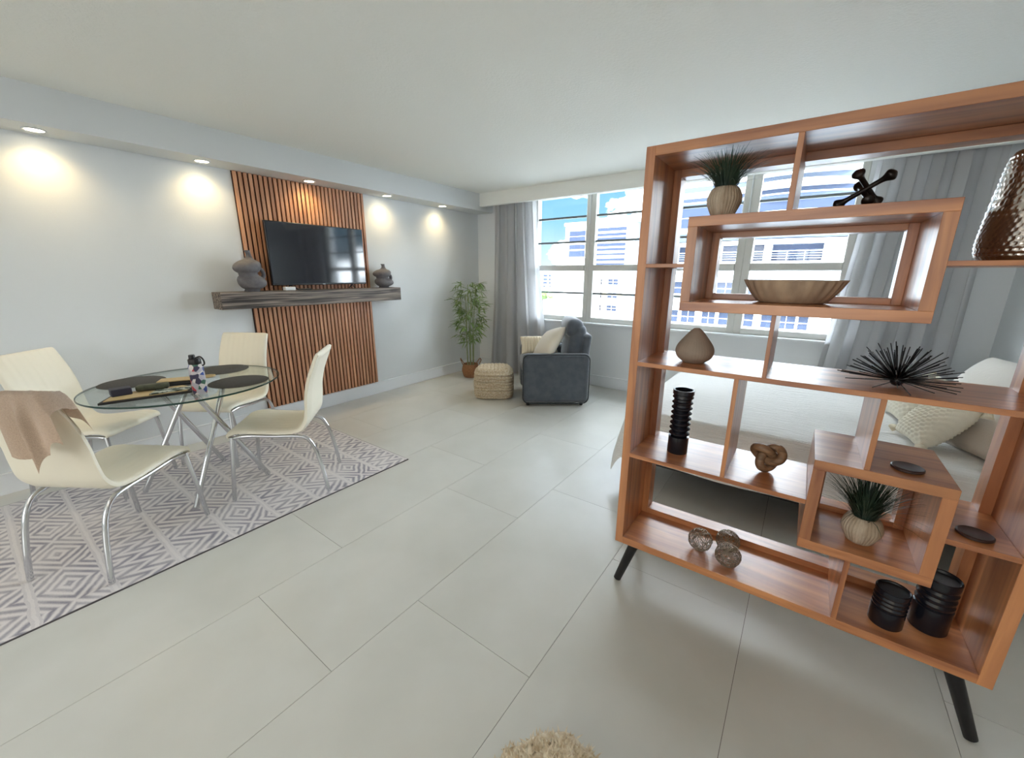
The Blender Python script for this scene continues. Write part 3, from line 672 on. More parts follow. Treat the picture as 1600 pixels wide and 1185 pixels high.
Mb = Matrix.Translation((0, -0.20, 0.45)) @ Matrix.Rotation(math.radians(7), 4, 'X')
obj('back_panel', rbox(-0.30, 0.30, -0.165, -0.055, -0.38, 0.37, 0.04, Mb), M_vel, rc, smooth=True, local=True)
obj('back_cushion', rbox(-0.285, 0.285, -0.10, 0.06, -0.02, 0.46, 0.07, Mb), M_vel, rc, smooth=True, local=True)
for (z0, z1, d) in ((0.0, 0.40, 0.085), (0.30, 0.515, 0.13)):
    obj('back_roll', rbox(-0.275, 0.275, -0.06, d, z0, z1, 0.075, Mb), M_vel, rc, smooth=True, local=True)
def pillow_bm(w_, h, d, n=18, rib=None, puff=0.5):
    bm = bmesh.new()
    for s in (1, -1):
        def f(u, v):
            a, b_ = u*2-1, v*2-1
            t = (max(0.0, 1-abs(a)**2.6)**puff)*(max(0.0, 1-abs(b_)**2.6)**puff)
            pin = 1-0.06*(abs(a*b_))**1.0*0 - 0.05*((1-abs(a))*abs(b_)**6+(1-abs(b_))*abs(a)**6)
            dz = d/2*t*(1+(rib(a, b_) if rib else 0))
            return Vector((a*w_/2*pin, s*dz, b_*h/2*pin))
        grid(bm, f, n, n)
    bmesh.ops.remove_doubles(bm, verts=bm.verts[:], dist=0.0008); return bm
M_plush = mat('ivory_plush', rgb(222, 212, 194), 0.95, bump=0.5, bscale=220, sheen=0.4)
M_ribp = mat('ivory_ribbed', rgb(222, 210, 186), 0.95, bump=0.2, bscale=200)
W = WM[rc.name]
bm = pillow_bm(0.46, 0.22, 0.15, 60, rib=lambda a, b_: 0.16*math.sin(a*PI*13)); bm.transform(W @ Matrix.Translation((0.19, 0.15, 0.605)) @ Matrix.Rotation(math.radians(-80), 4, 'Z') @ Matrix.Rotation(math.radians(-25), 4, 'X'))
obj('lumbar_pillow', bm, M_ribp, smooth=True, label='ribbed ivory lumbar pillow lying on the recliner seat', cat='pillow', origin=W @ Vector((0.2, 0.15, 0.5)))
bm = pillow_bm(0.42, 0.42, 0.16, 20); bm.transform(W @ Matrix.Translation((-0.10, 0.065, 0.668)) @ Matrix.Rotation(math.radians(12), 4, 'Z') @ Matrix.Rotation(math.radians(38), 4, 'X') @ Matrix.Rotation(math.radians(20), 4, 'Y'))
obj('throw_pillow', bm, M_plush, smooth=True, label='plain ivory plush pillow leaning against the recliner back', cat='pillow', origin=W @ Vector((-0.08, 0.02, 0.5)))

# poufs
M_jute = mat('cream_jute', rgb(216, 204, 182), 0.95, col2=rgb(186, 166, 134), nscale=60, bump=0.6, bscale=240)
def pouf(name, label, loc, rz, hw, H, rows=9, shag=0.0, matl=None):
    t = thing(name, label, 'pouf', loc, rz)
    rad = 0.14
    def outline(s):     # rounded square, s in 0..1
        a = s*2*PI; n_ = 4.5
        c, s_ = math.cos(a), math.sin(a)
        k = (abs(c)**n_+abs(s_)**n_)**(-1/n_); return c*k, s_*k
    NR, NA = 120, 120; bm = bmesh.new(); rings = []
    prof = []
    for i in range(NR+1):
        q = i/NR
        if q < 0.5: z = H*q/0.5*0.9; b_ = 1.0 + 0.05*math.sin(PI*min(1, q/0.5)) - 0.06*max(0, 1-q/0.06)
        else:
            w_ = (q-0.5)/0.5; b_ = (1-w_)*1.0 + 0.02*0; z = H*0.9 + H*0.1*math.sqrt(max(0, 1-(1-min(1, w_*3))**2))
        prof.append((b_, z, q))
    for i, (b_, z, q) in enumerate(prof[:-1]):
        ring = []
        for k in range(NA):
            ox, oy = outline(k/NA); x, y = ox*hw*b_, oy*hw*b_
            if q < 0.5:
                row = q/0.5*rows; bmp = abs(math.sin(PI*row)); br = abs(math.sin(2*PI*k/NA*11 + math.floor(row)*1.3))
                d = 0.021*bmp**0.6 + 0.010*br*bmp
                x += ox*d; y += oy*d; zz = z
            else:
                strip = abs(math.sin(PI*x/ (hw*2/9))); br = abs(math.sin(PI*y/(hw*2/12)+math.floor(x/(hw*2/9))*1.3)); zz = z + 0.012*strip**0.6*(0.5+0.5*br)
            if shag:
                nn = noise.noise_vector(Vector((x*90, y*90, z*90))); x += nn.x*shag; y += nn.y*shag; zz += nn.z*shag
            ring.append(bm.verts.new((x, y, max(0.001, zz))))
        rings.append(ring)
    for a, b_ in zip(rings[:-1], rings[1:]):
        for k in range(NA): bm.faces.new((a[k], a[(k+1) % NA], b_[(k+1) % NA], b_[k]))
    bm.faces.new(rings[0][::-1]); bm.faces.new(rings[-1])
    obj('braided_cover', bm, matl or M_jute, t, smooth=True, local=True)
    return t
pouf('knitted_pouf', 'square cream braided pouf on the floor left of the recliner', (-2.97, 3.72, 0), math.radians(37), 0.205, 0.355)

# bamboo plant
M_bask = mat('wicker', rgb(168, 120, 82), 0.85, col2=rgb(128, 86, 56), nscale=40, stretch=(1, 1, 6), bump=0.8, bscale=90, bstretch=(1, 1, 5))
M_stem = mat('bamboo_stem', rgb(120, 138, 92), 0.5, col2=rgb(146, 152, 108), nscale=20)
M_leaf = mat('bamboo_leaf', rgb(86, 118, 60), 0.5, col2=rgb(132, 156, 84), nscale=9)
PX, PYp = -3.80, 4.22
pb = thing('bamboo_plant', 'artificial bamboo plant in a wicker basket in the room corner', 'plant', (PX, PYp, 0))
bm = bmesh.new(); lathe(bm, spline_prof([(0.085, 0.0), (0.10, 0.01), (0.125, 0.09), (0.118, 0.15), (0.105, 0.19), (0.098, 0.19), (0.098, 0.16)], 3), seg=28, fr=lambda a, i: 1+0.012*math.sin(a*24)); bk = obj('basket', bm, M_bask, pb, smooth=True, local=True)
for s in (-1, 1):
    bm = bmesh.new(); tube(bm, smooth_path([(s*0.075-0.0, s*0.05-0.03, 0.18), (s*0.105, s*0.07-0.02, 0.25), (s*0.115, s*0.08, 0.27), (s*0.11, s*0.085+0.02, 0.24), (s*0.085, s*0.06+0.03, 0.18)], 4), 0.006, 8); obj('handle', bm, M_bask, bk, smooth=True, local=True)
bm = bmesh.new(); lathe(bm, [(0.097, 0.155), (0.001, 0.165)], seg=24); obj('soil', bm, mat('dark_soil', rgb(50, 42, 34), 0.95), pb, local=True)
rnd = random.Random(4)
# one leaf shape
def leaf_bm(l=0.115, w_=0.0085):
    bm = bmesh.new(); V = []
    for k in range(5):
        t = k/4; ww = w_*math.sin(PI*min(1, 0.12+0.88*t))**0.8 if k < 4 else 0.0005
        zc_ = -0.02*t*t
        V.append([bm.verts.new((l*t, -ww, zc_+0.002)), bm.verts.new((l*t, 0, zc_)), bm.verts.new((l*t, ww, zc_+0.002))])
    for a, b_ in zip(V[:-1], V[1:]):
        bm.faces.new((a[0], a[1], b_[1], b_[0])); bm.faces.new((a[1], a[2], b_[2], b_[1]))
    return bm
leaf0 = None; spots = []
for k in range(6):
    a = 2*PI*k/6+0.3; bx0, by0 = 0.045*math.cos(a), 0.045*math.sin(a)
    top = Vector((bx0*1.6+rnd.uniform(-.05, .05), by0*1.6+rnd.uniform(-.05, .05), rnd.uniform(1.15, 1.32)))
    pts = [Vector((bx0, by0, 0.16)), Vector((bx0*1.2, by0*1.2, 0.6)), top]
    bm = bmesh.new(); tube(bm, smooth_path(pts, 8), lambda q: 0.0085-0.004*q, 8); obj('stem', bm, M_stem, pb, smooth=True, local=True)
    nb = 13
    for b_ in range(nb):
        z = 0.50 + (1.30-0.50)*(b_+rnd.random())/nb
        t = (z-0.16)/(top.z-0.16); base = Vector((bx0*(1+0.6*t), by0*(1+0.6*t), z))
        aa = a + rnd.uniform(-1.5, 1.5); ln = rnd.uniform(0.08, 0.20)*(1.0 if z < 1.1 else 0.7)
        if math.cos(aa)*ln + base.x < -0.27: ln = 0.1
        tip = base + Vector((ln*math.cos(aa), ln*math.sin(aa), ln*rnd.uniform(0.1, 0.7)))
        bm = bmesh.new(); tube(bm, [base, (base+tip)/2+Vector((0, 0, 0.01)), tip], 0.0018, 4); obj('twig', bm, M_stem, pb, local=True)
        for q in range(8):
            pos = base.lerp(tip, rnd.uniform(0.35, 1.0)); spots.append((pos, aa+rnd.uniform(-1.3, 1.3), rnd.uniform(-0.9, 0.5), rnd.uniform(0.7, 1.15)))
rnd.shuffle(spots)
def leaf_m(s): 
    p, a, pt, sc = s
    return Matrix.Translation(p) @ Matrix.Rotation(a, 4, 'Z') @ Matrix.Rotation(-pt, 4, 'Y') @ Matrix.Rotation(0.5*math.sin(a*7), 4, 'X') @ Matrix.Scale(sc, 4)
spots = [s for s in spots if (s[0] + Vector((0.12*math.cos(s[1])*math.cos(s[2]), 0.12*math.sin(s[1])*math.cos(s[2]), 0))).x > -0.33 and s[0].y + 0.12*math.sin(s[1]) < 0.5]
for i, s in enumerate(spots[:300]):
    if leaf0 is None: leaf0 = obj('leaf', leaf_bm(), M_leaf, pb, smooth=True, local=True); leaf0.matrix_basis = leaf_m(s)
    else: inst(leaf0, pb, leaf_m(s))
bm = bmesh.new()
for s in spots[300:]:
    lb = leaf_bm(); lb.transform(leaf_m(s)); me_ = bpy.data.meshes.new('tmp'); lb.to_mesh(me_); lb.free(); bm.from_mesh(me_); bpy.data.meshes.remove(me_)
if len(bm.faces): obj('foliage', bm, M_leaf, pb, smooth=True, local=True, kind='stuff')

# ================================================================== SHELF DIVIDER
SX0, SX1, SY0, SY1, SZ0, SZ1, ST = -0.565, 0.638, 1.62, 1.96, 0.228, 1.905, 0.034
sh = thing('shelf_divider', 'open acacia wood room divider shelf with staggered compartments on black legs', 'bookshelf', (0.036, 1.79, 0))
def bd(name, x0, x1, z0, z1, m, y0=SY0, y1=SY1, bev=0.001, parent=sh): return obj(name, B(x0, x1, y0, y1, z0, z1, bev=bev), m, parent)
bd('side_panel', SX0, SX0+ST, SZ0, SZ1, M_woodZ); bd('side_panel', SX1-ST, SX1, SZ0, SZ1, M_woodZ)
bd('top_board', SX0+ST, SX1-ST, SZ1-ST, SZ1, M_woodX); bd('bottom_board', SX0+ST, SX1-ST, SZ0, SZ0+ST, M_woodX)
FY = 1.885
a0, a1, b0, b1 = SX0+ST, SX1-ST, SZ0+ST, SZ1-ST
bd('back_stile', a0, a0+0.03, b0, b1, M_woodZ, FY, SY1); bd('back_stile', a1-0.03, a1, b0, b1, M_woodZ, FY, SY1)
bd('back_rail', a0+0.03, a1-0.03, b0, b0+0.028, M_woodX, FY, SY1); bd('back_rail', a0+0.03, a1-0.03, b1-0.03, b1, M_woodX, FY, SY1)
def frame_box(x0, x1, z0, z1, t=0.034):
    bx = thing('box_compartment', None, None, ((x0+x1)/2, 1.79, z0)); bx.parent = sh
    bx.location = ((x0+x1)/2-0.036, 0, z0); WM[bx.name] = Matrix.Translation(((x0+x1)/2, 1.79, z0))
    y0, y1 = SY0-0.004, SY1+0.002
    bd('box_side', x0, x0+t, z0+t, z1-t, M_woodZ, y0, y1, parent=bx); bd('box_side', x1-t, x1, z0+t, z1-t, M_woodZ, y0, y1, parent=bx)
    bd('box_top', x0, x1, z1-t, z1, M_woodX, y0, y1, parent=bx); bd('box_bottom', x0, x1, z0, z0+t, M_woodX, y0, y1, parent=bx)
    bd('box_stile', x0+t, x0+t+0.028, z0+t, z1-t, M_woodZ, FY+0.01, y1, parent=bx); bd('box_stile', x1-t-0.028, x1-t, z0+t, z1-t, M_woodZ, FY+0.01, y1, parent=bx)
    bd('box_rail', x0+t+0.028, x1-t-0.028, z0+t, z0+t+0.022, M_woodX, FY+0.01, y1, parent=bx); bd('box_rail', x0+t+0.028, x1-t-0.028, z1-t-0.022, z1-t, M_woodX, FY+0.01, y1, parent=bx)
frame_box(-0.39, 0.294, 1.318, 1.651); frame_box(0.104, 0.450, 0.503, 0.843)
ZS2, ZS3 = 1.100, 0.687
bd('shelf', a0, -0.39, 1.476, 1.490, M_woodX); bd('shelf', 0.294, a1, 1.476, 1.490, M_woodX)
bd('shelf', a0, a1, ZS2-0.018, ZS2, M_woodX); bd('shelf', a0, 0.104, ZS3-0.018, ZS3, M_woodX); bd('shelf', 0.450, a1, 0.663, 0.681, M_woodX)
bd('divider', -0.0985, -0.082, 1.651, b1, M_woodZ); bd('divider', -0.089, -0.076, ZS2, 1.318, M_woodZ); bd('divider', -0.172, -0.157, ZS3, ZS2-0.018, M_woodZ)
bd('divider', 0.231, 0.246, 0.843, ZS2-0.018, M_woodZ); bd('divider', 0.240, 0.256, SZ0+ST, 0.503, M_woodZ)
for (xt, xb) in ((-0.485, -0.55), (0.56, 0.645)):
    for (yt, yb) in ((1.69, 1.645), (1.89, 1.935)):
        bm = bmesh.new(); tube(bm, [(xb, yb, 0.0), ((xb*0.98+xt*0.02), yb*0.98+yt*0.02, 0.005), (xt, yt, SZ0)], lambda q: 0.0105+0.0135*q, 16); obj('leg', bm, M_black, sh, smooth=True, auto=50)

# --- things on the shelf
M_potr = mat('ribbed_clay', rgb(190, 174, 154), 0.85, col2=rgb(150, 130, 108), nscale=26, stretch=(1, 1, 0.15), bump=0.3, bscale=80)
M_grass = mat('dark_grass_blade', rgb(34, 52, 44), 0.5, col2=rgb(60, 80, 58), nscale=12)
def grass_pot(name, label, loc, R, H, gh, spread, seed, nb=420, room=9.0):
    t = thing(name, label, 'plant', loc, group='grass plants in ribbed pots')
    prof = spline_prof([(R*0.55, 0), (R*0.66, H*0.05), (R*0.95, H*0.42), (R*1.0, H*0.62), (R*0.86, H*0.88), (R*0.66, H), (R*0.58, H*0.98), (R*0.55, H*0.85)], 3)
    bm = bmesh.new(); lathe(bm, prof, seg=160, fr=lambda a, i: 1+0.06*abs(math.sin(a*16))**0.6-0.04); obj('pot', bm, M_potr, t, smooth=True, local=True)
    rn = random.Random(seed); bm = bmesh.new()
    for k in range(nb):
        a = rn.uniform(0, 2*PI); r0 = R*0.5*math.sqrt(rn.random()); tilt = spread*(rn.random()**0.8)
        if rn.random() < 0.06: tilt *= 1.5
        ln = min(gh*rn.uniform(0.75, 1.08), room*rn.uniform(0.85, 1.0)/max(0.25, math.cos(min(1.4, tilt*1.15))))
        base = Vector((r0*math.cos(a), r0*math.sin(a), H*0.86)); d = Vector((math.cos(a), math.sin(a), 0)); side = Vector((-math.sin(a), math.cos(a), 0))
        prev = None
        for s in range(6):
            q = s/5; ang_ = tilt*(0.55+0.6*q); 
            p = base + d*(math.sin(ang_)*ln*q) + Vector((0, 0, math.cos(ang_)*ln*q)); hw = 0.0022*(1-0.85*q)
            cur = (bm.verts.new(p-side*hw), bm.verts.new(p+side*hw))
            if prev: bm.faces.new((prev[0], prev[1], cur[1], cur[0]))
            prev = cur
    obj('grass_blades', bm, M_grass, t, local=True, kind='stuff')
    return t
grass_pot('potted_grass', 'dark grass plant in a ribbed pot on top of the upper shelf box', (-0.296, 1.70, 1.6512), 0.056, 0.100, 0.165, 1.0, 1, room=0.128)
grass_pot('potted_grass', 'dark grass plant in a ribbed pot inside the lower shelf box', (0.278, 1.725, 0.5372), 0.057, 0.098, 0.175, 0.82, 2)
# jack sculpture
M_bronze = mat('dark_bronze', rgb(42, 36, 34), 0.3, metal=0.7)
jk = thing('jack_sculpture', 'dark bronze jack-shaped sculpture on top of the upper shelf box', 'sculpture', (0.09, 1.77, 1.6512))
ctr = Vector((0.092, 1.77, 1.708))
def knob_rod(p0, p1):
    bm = bmesh.new(); P = [Vector(p0).lerp(Vector(p1), k/40) for k in range(41)]
    def rr(q):
        e_ = abs(q-0.5)*2
        r = 0.0075 + 0.0105*math.exp(-((e_-0.84)/0.17)**2)
        return r*math.sqrt(max(0.02, 1-((e_-0.84)/0.165)**2)) if e_ > 0.84 else r
    tube(bm, P, rr, 16); return bm
for d in ((Vector((-0.070, 0.02, -0.040)), Vector((0.068, -0.02, 0.046))), (Vector((-0.030, -0.045, 0.055)), Vector((0.045, 0.045, -0.036))), (Vector((-0.012, 0.06, 0.03)), Vector((0.015, -0.06, -0.040)))):
    obj('knobbed_rod', knob_rod(ctr+d[0], ctr+d[1]), M_bronze, jk, smooth=True)
# hammered vase
M_ham = mat('hammered_pewter', rgb(196, 186, 178), 0.2, metal=1.0)
hv = thing('hammered_vase', 'large hammered metal vase on the right upper shelf', 'vase', (0.484, 1.79, 1.4902))
bm = bmesh.new(); NA, NZ = 176, 88; rows = []
pr_ = smooth_path([(0.085, 0, 0.0), (0.105, 0, 0.006), (0.115, 0, 0.04), (0.1125, 0, 0.10), (0.104, 0, 0.19), (0.095, 0, 0.265), (0.085, 0, 0.287), (0.066, 0, 0.296)], 12)
for i in range(len(pr_)):
    row = []
    for k in range(NA):
        a = 2*PI*k/NA; zz = pr_[i].z; rw = zz/0.0125; u = a/(2*PI)*44 + 0.5*(int(rw) % 2)
        dm = math.cos(2*PI*(u % 1.0))*0.5 + math.cos(2*PI*(rw % 1.0))*0.5
        r = pr_[i].x - 0.0035 + 0.0025*dm*(1 if 0.004 < zz < 0.29 else 0)
        row.append(bm.verts.new((r*math.cos(a), r*math.sin(a), zz)))
    rows.append(row)
for a, b_ in zip(rows[:-1], rows[1:]):
    for k in range(NA): bm.faces.new((a[k], a[(k+1) % NA], b_[(k+1) % NA], b_[k]))
bm.faces.new(rows[0][::-1])
obj('body', bm, M_ham, hv, smooth=True, local=True)
bm = bmesh.new(); lathe(bm, [(0.066, 0.294), (0.068, 0.298), (0.063, 0.298), (0.055, 0.25)], seg=36, capb=False, capt=False); obj('rim', bm, M_ham, hv, smooth=True, local=True)
# scallop bowl
M_bowl = mat('carved_wood_bowl', rgb(182, 158, 132), 0.7, col2=rgb(150, 128, 108), nscale=18, stretch=(1, 1, 0.2), bump=0.1)
bw = thing('scalloped_bowl', 'long scalloped pale wood bowl inside the upper shelf box', 'bowl', (-0.05, 1.79, 1.3522))
def scal(a, i): return 1 + 0.018*math.cos(a*26)*min(1, i/4)
bm = bmesh.new(); lathe(bm, [(0.6, 0), (0.68, 0.004), (0.80, 0.026), (0.90, 0.050), (0.985, 0.0765), (1.0, 0.081), (0.965, 0.079), (0.86, 0.05), (0.72, 0.022), (0.55, 0.012), (0.01, 0.010)], seg=156, fr=scal, sx=0.155, sy=0.10); obj('body', bm, M_bowl, bw, smooth=True, local=True)
# teardrop vase
M_tear = mat('taupe_ribbed_ceramic', rgb(150, 134, 120), 0.8, bump=0.1)
tv_ = thing('teardrop_vase', 'taupe teardrop vase with fine vertical ribs on the long middle shelf', 'vase', (-0.344, 1.755, ZS2+0.0002))
bm = bmesh.new(); lathe(bm, spline_prof([(0.036, 0), (0.042, 0.002), (0.064, 0.02), (0.073, 0.044), (0.068, 0.068), (0.048, 0.098), (0.026, 0.126), (0.013, 0.138), (0.010, 0.138), (0.009, 0.12)], 4), seg=120, fr=lambda a, i: 1+0.016*abs(math.sin(a*20))-0.008); obj('body', bm, M_tear, tv_, smooth=True, local=True)
# urchin
ur = thing('spike_sculpture', 'black metal sea-urchin spike sculpture on the long middle shelf', 'sculpture', (0.276, 1.755, ZS2+0.0002))
bm = bmesh.new(); bmesh.ops.create_icosphere(bm, subdivisions=2, radius=0.018); bm.transform(Matrix.Translation((0, 0, 0.019))); obj('core', bm, M_black, ur, smooth=True, local=True)
sp0 = None; rn = random.Random(12); cnt = 0; NSP = 112
for k in range(NSP):
    z = -0.10 + 1.08*(k+0.5)/NSP; a = k*2.399963; rxy = math.sqrt(max(0, 1-z*z)); d = Vector((rxy*math.cos(a), rxy*math.sin(a), z)); d.normalize()
    ln = 0.155*rn.uniform(0.86, 1.05)*(1-0.22*max(0, z))
    if d.z < 0: ln = min(ln, 0.018/abs(d.z+1e-9))
    if sp0 is None:
        bm = bmesh.new(); tube(bm, [(0, 0, 0.01), (0, 0, 1.0)], 0.0014, 6); sp0 = obj('spike', bm, M_black, ur, smooth=True, local=True); o_ = sp0
    else: o_ = inst(sp0, ur, Matrix.Identity(4))
    q = Vector((0, 0, 1)).rotation_difference(d)
    o_.matrix_basis = Matrix.Translation((0, 0, 0.020)) @ q.to_matrix().to_4x4() @ Matrix.Diagonal((1, 1, ln, 1))
# ribbed candle holder
M_navy = mat('black_ceramic', rgb(24, 26, 34), 0.22)
ch_ = thing('ribbed_candle_holder', 'tall black ribbed candle holder on the lower left shelf', 'candle holder', (-0.368, 1.765, ZS3+0.0002))
pr_ = [(0.041, 0), (0.042, 0.002), (0.042, 0.075)]
for k in range(8): z = 0.075+k*0.0235; pr_ += [(0.0305, z+0.002), (0.0425, z+0.013), (0.0425, z+0.015)]
pr_ += [(0.038, 0.264), (0.043, 0.268), (0.043, 0.286), (0.036, 0.287), (0.036, 0.20)]
bm = bmesh.new(); lathe(bm, pr_, seg=36); obj('body', bm, M_navy, ch_, smooth=True, local=True, auto=35)
# wooden knot
M_knot = wood_mat('knot_wood', rgb(84, 62, 44), rgb(150, 116, 86), 'X', 3.0, 0.55, 0.05)
kn = thing('wooden_knot', 'carved brown wooden knot ornament on the lower left shelf', 'ornament', (-0.033, 1.775, ZS3+0.0002))
P = []
for k in range(120):
    t = 2*PI*k/120; P.append(Vector((0.0185*(math.sin(t)+2*math.sin(2*t))*0.93, -0.017*math.sin(3*t), 0.0185*(math.cos(t)-2*math.cos(2*t))*0.93)))
bm = bmesh.new(); tube(bm, P, 0.0165, 12, closed=True); zmin = min(v.co.z for v in bm.verts)
bm.transform(Matrix.Translation((0, 0, -zmin))); obj('loop', bm, M_knot, kn, smooth=True, local=True)
# coasters
M_coast = mat('dark_wood_coaster', rgb(62, 42, 38), 0.45, col2=rgb(50, 33, 30), nscale=20)
for (x, y, z, lab) in ((0.345, 1.705, 0.8432, 'round dark wood coaster on top of the lower shelf box'), (0.523, 1.69, 0.6812, 'round dark wood coaster on the small right lower shelf')):
    bm = bmesh.new(); lathe(bm, [(0.037, 0), (0.0415, 0.003), (0.0415, 0.009), (0.038, 0.011), (0.034, 0.0095)], seg=40); bm.transform(Matrix.Translation((x, y, z)))
    obj('round_coaster', bm, M_coast, smooth=True, auto=40, label=lab, cat='coaster', group='dark round coasters', origin=(x, y, z))
# wire balls
M_wire = mat('tarnished_wire', rgb(158, 142, 124), 0.35, metal=0.8)
for (x, y, R, lab, sd) in ((-0.222, 1.735, 0.051, 'tangled wire ball at the left of the three on the bottom shelf', 1), (-0.122, 1.80, 0.05, 'tangled wire ball at the back of the three on the bottom shelf', 2), (-0.106, 1.695, 0.051, 'tangled wire ball at the front of the three on the bottom shelf', 3)):
    t = thing('wire_ball', lab, 'ornament', (x, y, SZ0+ST+0.0002), group='tangled wire balls')
    rn = random.Random(sd); bm = bmesh.new()
    for k in range(34):
        ax = Vector((rn.gauss(0, 1), rn.gauss(0, 1), rn.gauss(0, 1))).normalized(); u = ax.orthogonal().normalized(); v = ax.cross(u); off = rn.uniform(-0.6, 0.6)
        rr = math.sqrt(1-off*off); wob = rn.uniform(0, 6)
        P = [(u*math.cos(q)*rr + v*math.sin(q)*rr + ax*(off+0.12*math.sin(3*q+wob))).normalized()*(R-0.0015)*rn.uniform(0.93, 1.0) + Vector((0, 0, R)) for q in [2*PI*j/22 for j in range(22)]]
        tube(bm, P, 0.0011, 4, closed=True)
    obj('wire_tangle', bm, M_wire, t, smooth=True, local=True)
# black candle pots
for (x, y, R, H, lab) in ((0.395, 1.712, 0.047, 0.14, 'short black spiral-grooved candle pot on the bottom shelf'), (0.512, 1.775, 0.051, 0.205, 'taller black spiral-grooved candle pot by the right end of the bottom shelf')):
    t = thing('candle_pot', lab, 'candle pot', (x, y, SZ0+ST+0.0002), group='black candle pots on the bottom shelf')
    pr_ = [(R*0.96, 0), (R, 0.004), (R, H*0.45)]
    for k in range(4): z = H*0.45+k*H*0.115; pr_ += [(R*0.9, z+0.003), (R*0.98, z+H*0.05), (R*1.0, z+H*0.09)]
    pr_ += [(R, H*0.94), (R, H*0.985), (R*0.95, H), (R*0.9, H*0.985)]
    bm = bmesh.new(); lathe(bm, pr_, seg=40, capt=False)
    obj('pot', bm, M_navy, t, smooth=True, local=True, auto=35)
    bm = bmesh.new(); lathe(bm, [(R*0.9, H*0.985), (R*0.85, H*0.95), (0.001, H*0.95)], seg=40, capb=False, capt=False); obj('lid', bm, M_black, t, local=True)

# ================================================================== BED
BX0, BX1, BY0, BY1, BZ = -0.86, 1.235, 2.63, 3.93, 0.555
def spread_mat():
    m = mat('white_bedspread', rgb(222, 220, 216), 0.95, bump=1.0, bscale=14, bstretch=(0.5, 7, 7), sheen=0.2); return m
bd_ = thing('bed', 'bed with an off-white textured bedspread behind the shelf divider', 'bed', (0.2, 3.28, 0))
obj('mattress', B(BX0+0.03, BX1, BY0+0.03, BY1-0.03, 0.30, BZ-0.02, bev=0.04, seg=3), M_trim, bd_, smooth=True, auto=40)
obj('bed_frame', B(BX0+0.02, BX1+0.01, BY0+0.04, BY1-0.04, 0.15, 0.30), mat('dark_bed_base', rgb(60, 56, 54), 0.9), bd_)
for x in (BX0+0.06, BX1-0.12):
    for y in (BY0+0.10, BY1-0.10):
        bm = bmesh.new(); lathe(bm, [(0.02, 0), (0.028, 0.15)], c=(x, y, 0), seg=14); obj('bed_leg', bm, mat('brown_bed_leg', rgb(86, 50, 40), 0.5), bd_)
bm = bmesh.new()
# bedspread: draped sheet over foot and both sides
NXs, NYs = 90, 90; S = 0.36
def bs(u, v):
    a = -S + (BX1-BX0+S)*u; b_ = -S + (BY1-BY0+2*S)*v; Wd = BY1-BY0
    dx = max(0.0, -a); dy = max(0.0, -b_) + max(0.0, b_-Wd); sg = -1 if b_ < 0 else 1
    x = BX0+max(a, 0.0); y = BY0+min(max(b_, 0.0), Wd)
    d = math.hypot(dx, dy) if (dx > 0 and dy > 0) else max(dx, dy)
    z = BZ
    if d > 0:
        r = 0.045
        if d < r*1.57: q = d/r; outw = r*math.sin(q); z = BZ - r*(1-math.cos(q))
        else: outw = r + 0.20*(d-r*1.57); z = BZ - r - (d-r*1.57)*0.985
        fold = 0.012*math.sin((x*9+y*11))*min(1, max(0, d-0.06)/0.2)
        ox = dx/d if d else 0; oy = sg*dy/d if d else 0
        n_ = math.hypot(ox, oy) or 1; x -= ox/n_*(outw+fold) ; y += oy/n_*(outw+fold)
    else: z += 0.006*math.sin(x*7+2)*math.sin(y*5) 
    return Vector((x, y, max(z, 0.10)))
grid(bm, bs, NXs, NYs); obj('bedspread', bm, spread_mat(), bd_, smooth=True)
M_linen = mat('oatmeal_linen', rgb(206, 196, 184), 0.95, bump=0.2, bscale=300)
M_sham = mat('quilted_sham', rgb(222, 216, 208), 0.95, bump=0.2, bscale=50)
M_tex = mat('ivory_waffle', rgb(226, 220, 202), 0.95, bump=0.2, bscale=200)
def bed_pillow(name, label, loc, w_, h, d, m, rz, rx, rib=None, n=24, tassel=False):
    t = thing(name, label, 'pillow', (loc[0], loc[1], BZ), 0)
    Mx = Matrix.Translation(loc) @ Matrix.Rotation(rz, 4, 'Z') @ Matrix.Rotation(rx, 4, 'X')
    bm = pillow_bm(w_, h, d, n, rib); bm.transform(Mx); zmin = min(v.co.z for v in bm.verts)
    sh_ = Matrix.Translation((0, 0, BZ+0.009-zmin)); bm.transform(sh_); obj('cushion', bm, m, t, smooth=True)
    if tassel:
        for sx in (-1, 1):
            for sz in (-1, 1):
                p = sh_ @ Mx @ Vector((sx*w_*0.5, 0, sz*h*0.5)); p2 = p + (p - sh_ @ Vector(loc)).normalized()*0.012
                end = p2 + Vector((0, -0.012, -0.055)); end.z = max(end.z, BZ+0.036)
                bm = bmesh.new(); tube(bm, [p, p2, p2.lerp(end, 0.3), p2.lerp(end, 0.7), end], lambda q: 0.006+0.024*max(0, q-0.2), 10); obj('tassel', bm, M_ribp, t, smooth=True)
bed_pillow('bed_pillow', 'large off-white pillow at the head of the bed by the wall', (1.02, 3.55, 0.8), 0.68, 0.44, 0.24, M_sham, math.radians(-72), math.radians(-34))
bed_pillow('bed_pillow', 'oatmeal linen pillow at the near corner of the bed head', (0.92, 2.90, 0.75), 0.44, 0.42, 0.16, M_linen, math.radians(-66), math.radians(-36))
bed_pillow('tasselled_cushion', 'ivory waffle cushion with tassels standing at the front of the bed pillows', (0.66, 2.98, 0.75), 0.30, 0.32, 0.15, M_tex, math.radians(-78), math.radians(-38), rib=lambda a, b_: 0.10*math.sin(a*PI*9)*math.sin(b_*PI*9), n=72, tassel=True)
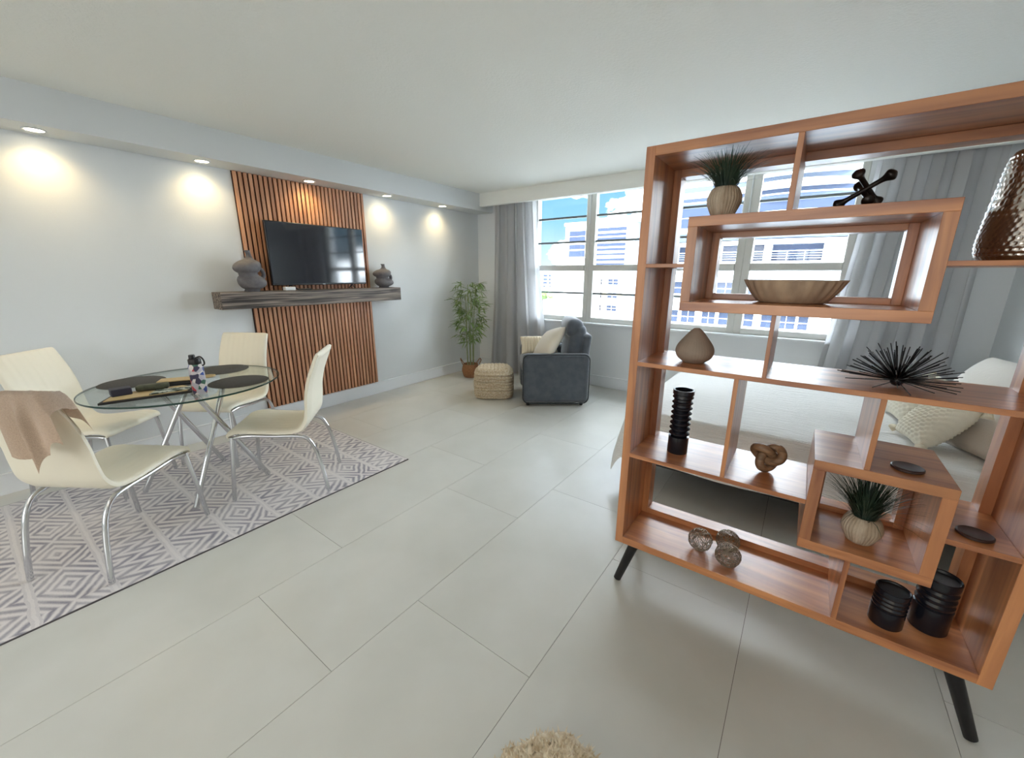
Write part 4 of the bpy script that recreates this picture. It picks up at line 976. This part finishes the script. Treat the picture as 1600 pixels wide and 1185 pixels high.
bed_pillow('tasselled_cushion', 'ivory waffle cushion with tassels farther back on the bed, toward the window', (0.66, 3.44, 0.75), 0.34, 0.34, 0.16, M_tex, math.radians(-80), math.radians(-38), rib=lambda a, b_: 0.10*math.sin(a*PI*9)*math.sin(b_*PI*9), n=48, tassel=True)

# shaggy pouf at the bottom edge of the view
M_shag = mat('beige_shag', rgb(238, 228, 208), 0.95, col2=rgb(206, 186, 156), nscale=60)
sp2 = pouf('shaggy_pouf', 'fuzzy beige pouf cut off by the bottom edge of the picture', (-0.247, 0.440, 0), math.radians(62), 0.205, 0.345, 10, 0.004, M_shag)
cov = sp2.children[0].data; rn = random.Random(5); bm = bmesh.new()
cand = [p for p in cov.polygons if p.center.z > 0.16]
for k in range(15000):
    p = cand[rn.randrange(len(cand))]; c = Vector(p.center); n_ = Vector(p.normal); n_ = n_ if n_.dot(Vector((c.x, c.y, c.z-0.15))) > 0 else -n_
    d = (n_ + Vector((rn.gauss(0, .55), rn.gauss(0, .55), rn.gauss(0, .45)))).normalized(); l_ = rn.uniform(0.010, 0.020); sd = d.orthogonal().normalized()*0.0028; s2 = d.cross(sd)
    c = c + Vector((rn.uniform(-.004, .004), rn.uniform(-.004, .004), 0))
    q = [bm.verts.new(c+sd), bm.verts.new(c-sd*0.5+s2*0.87), bm.verts.new(c-sd*0.5-s2*0.87), bm.verts.new(c+d*l_)]
    bm.faces.new((q[0], q[1], q[3])); bm.faces.new((q[1], q[2], q[3])); bm.faces.new((q[2], q[0], q[3]))
obj('shag_pile', bm, M_shag, sp2, local=True, kind='stuff')

# wall outlet with a plugged-in cord, left of the slat panel
wo = thing('wall_outlet', 'white wall outlet with a black cord beside the slat panel', 'outlet', (XL, 1.575, 0.29))
obj('cover_plate', B(XL, XL+0.006, 1.54, 1.612, 0.29, 0.405, bev=0.002), M_trim, wo)
obj('plug', B(XL+0.006, XL+0.035, 1.562, 1.592, 0.355, 0.385, bev=0.003), M_black, wo)
bm = bmesh.new(); tube(bm, smooth_path([(XL+0.03, 1.577, 0.37), (XL+0.045, 1.585, 0.40), (XL+0.035, 1.60, 0.52), (XL+0.03, 1.608, 0.75), (XL+0.03, 1.612, 1.14)], 5), 0.003, 6); obj('cord', bm, M_black, wo, smooth=True)
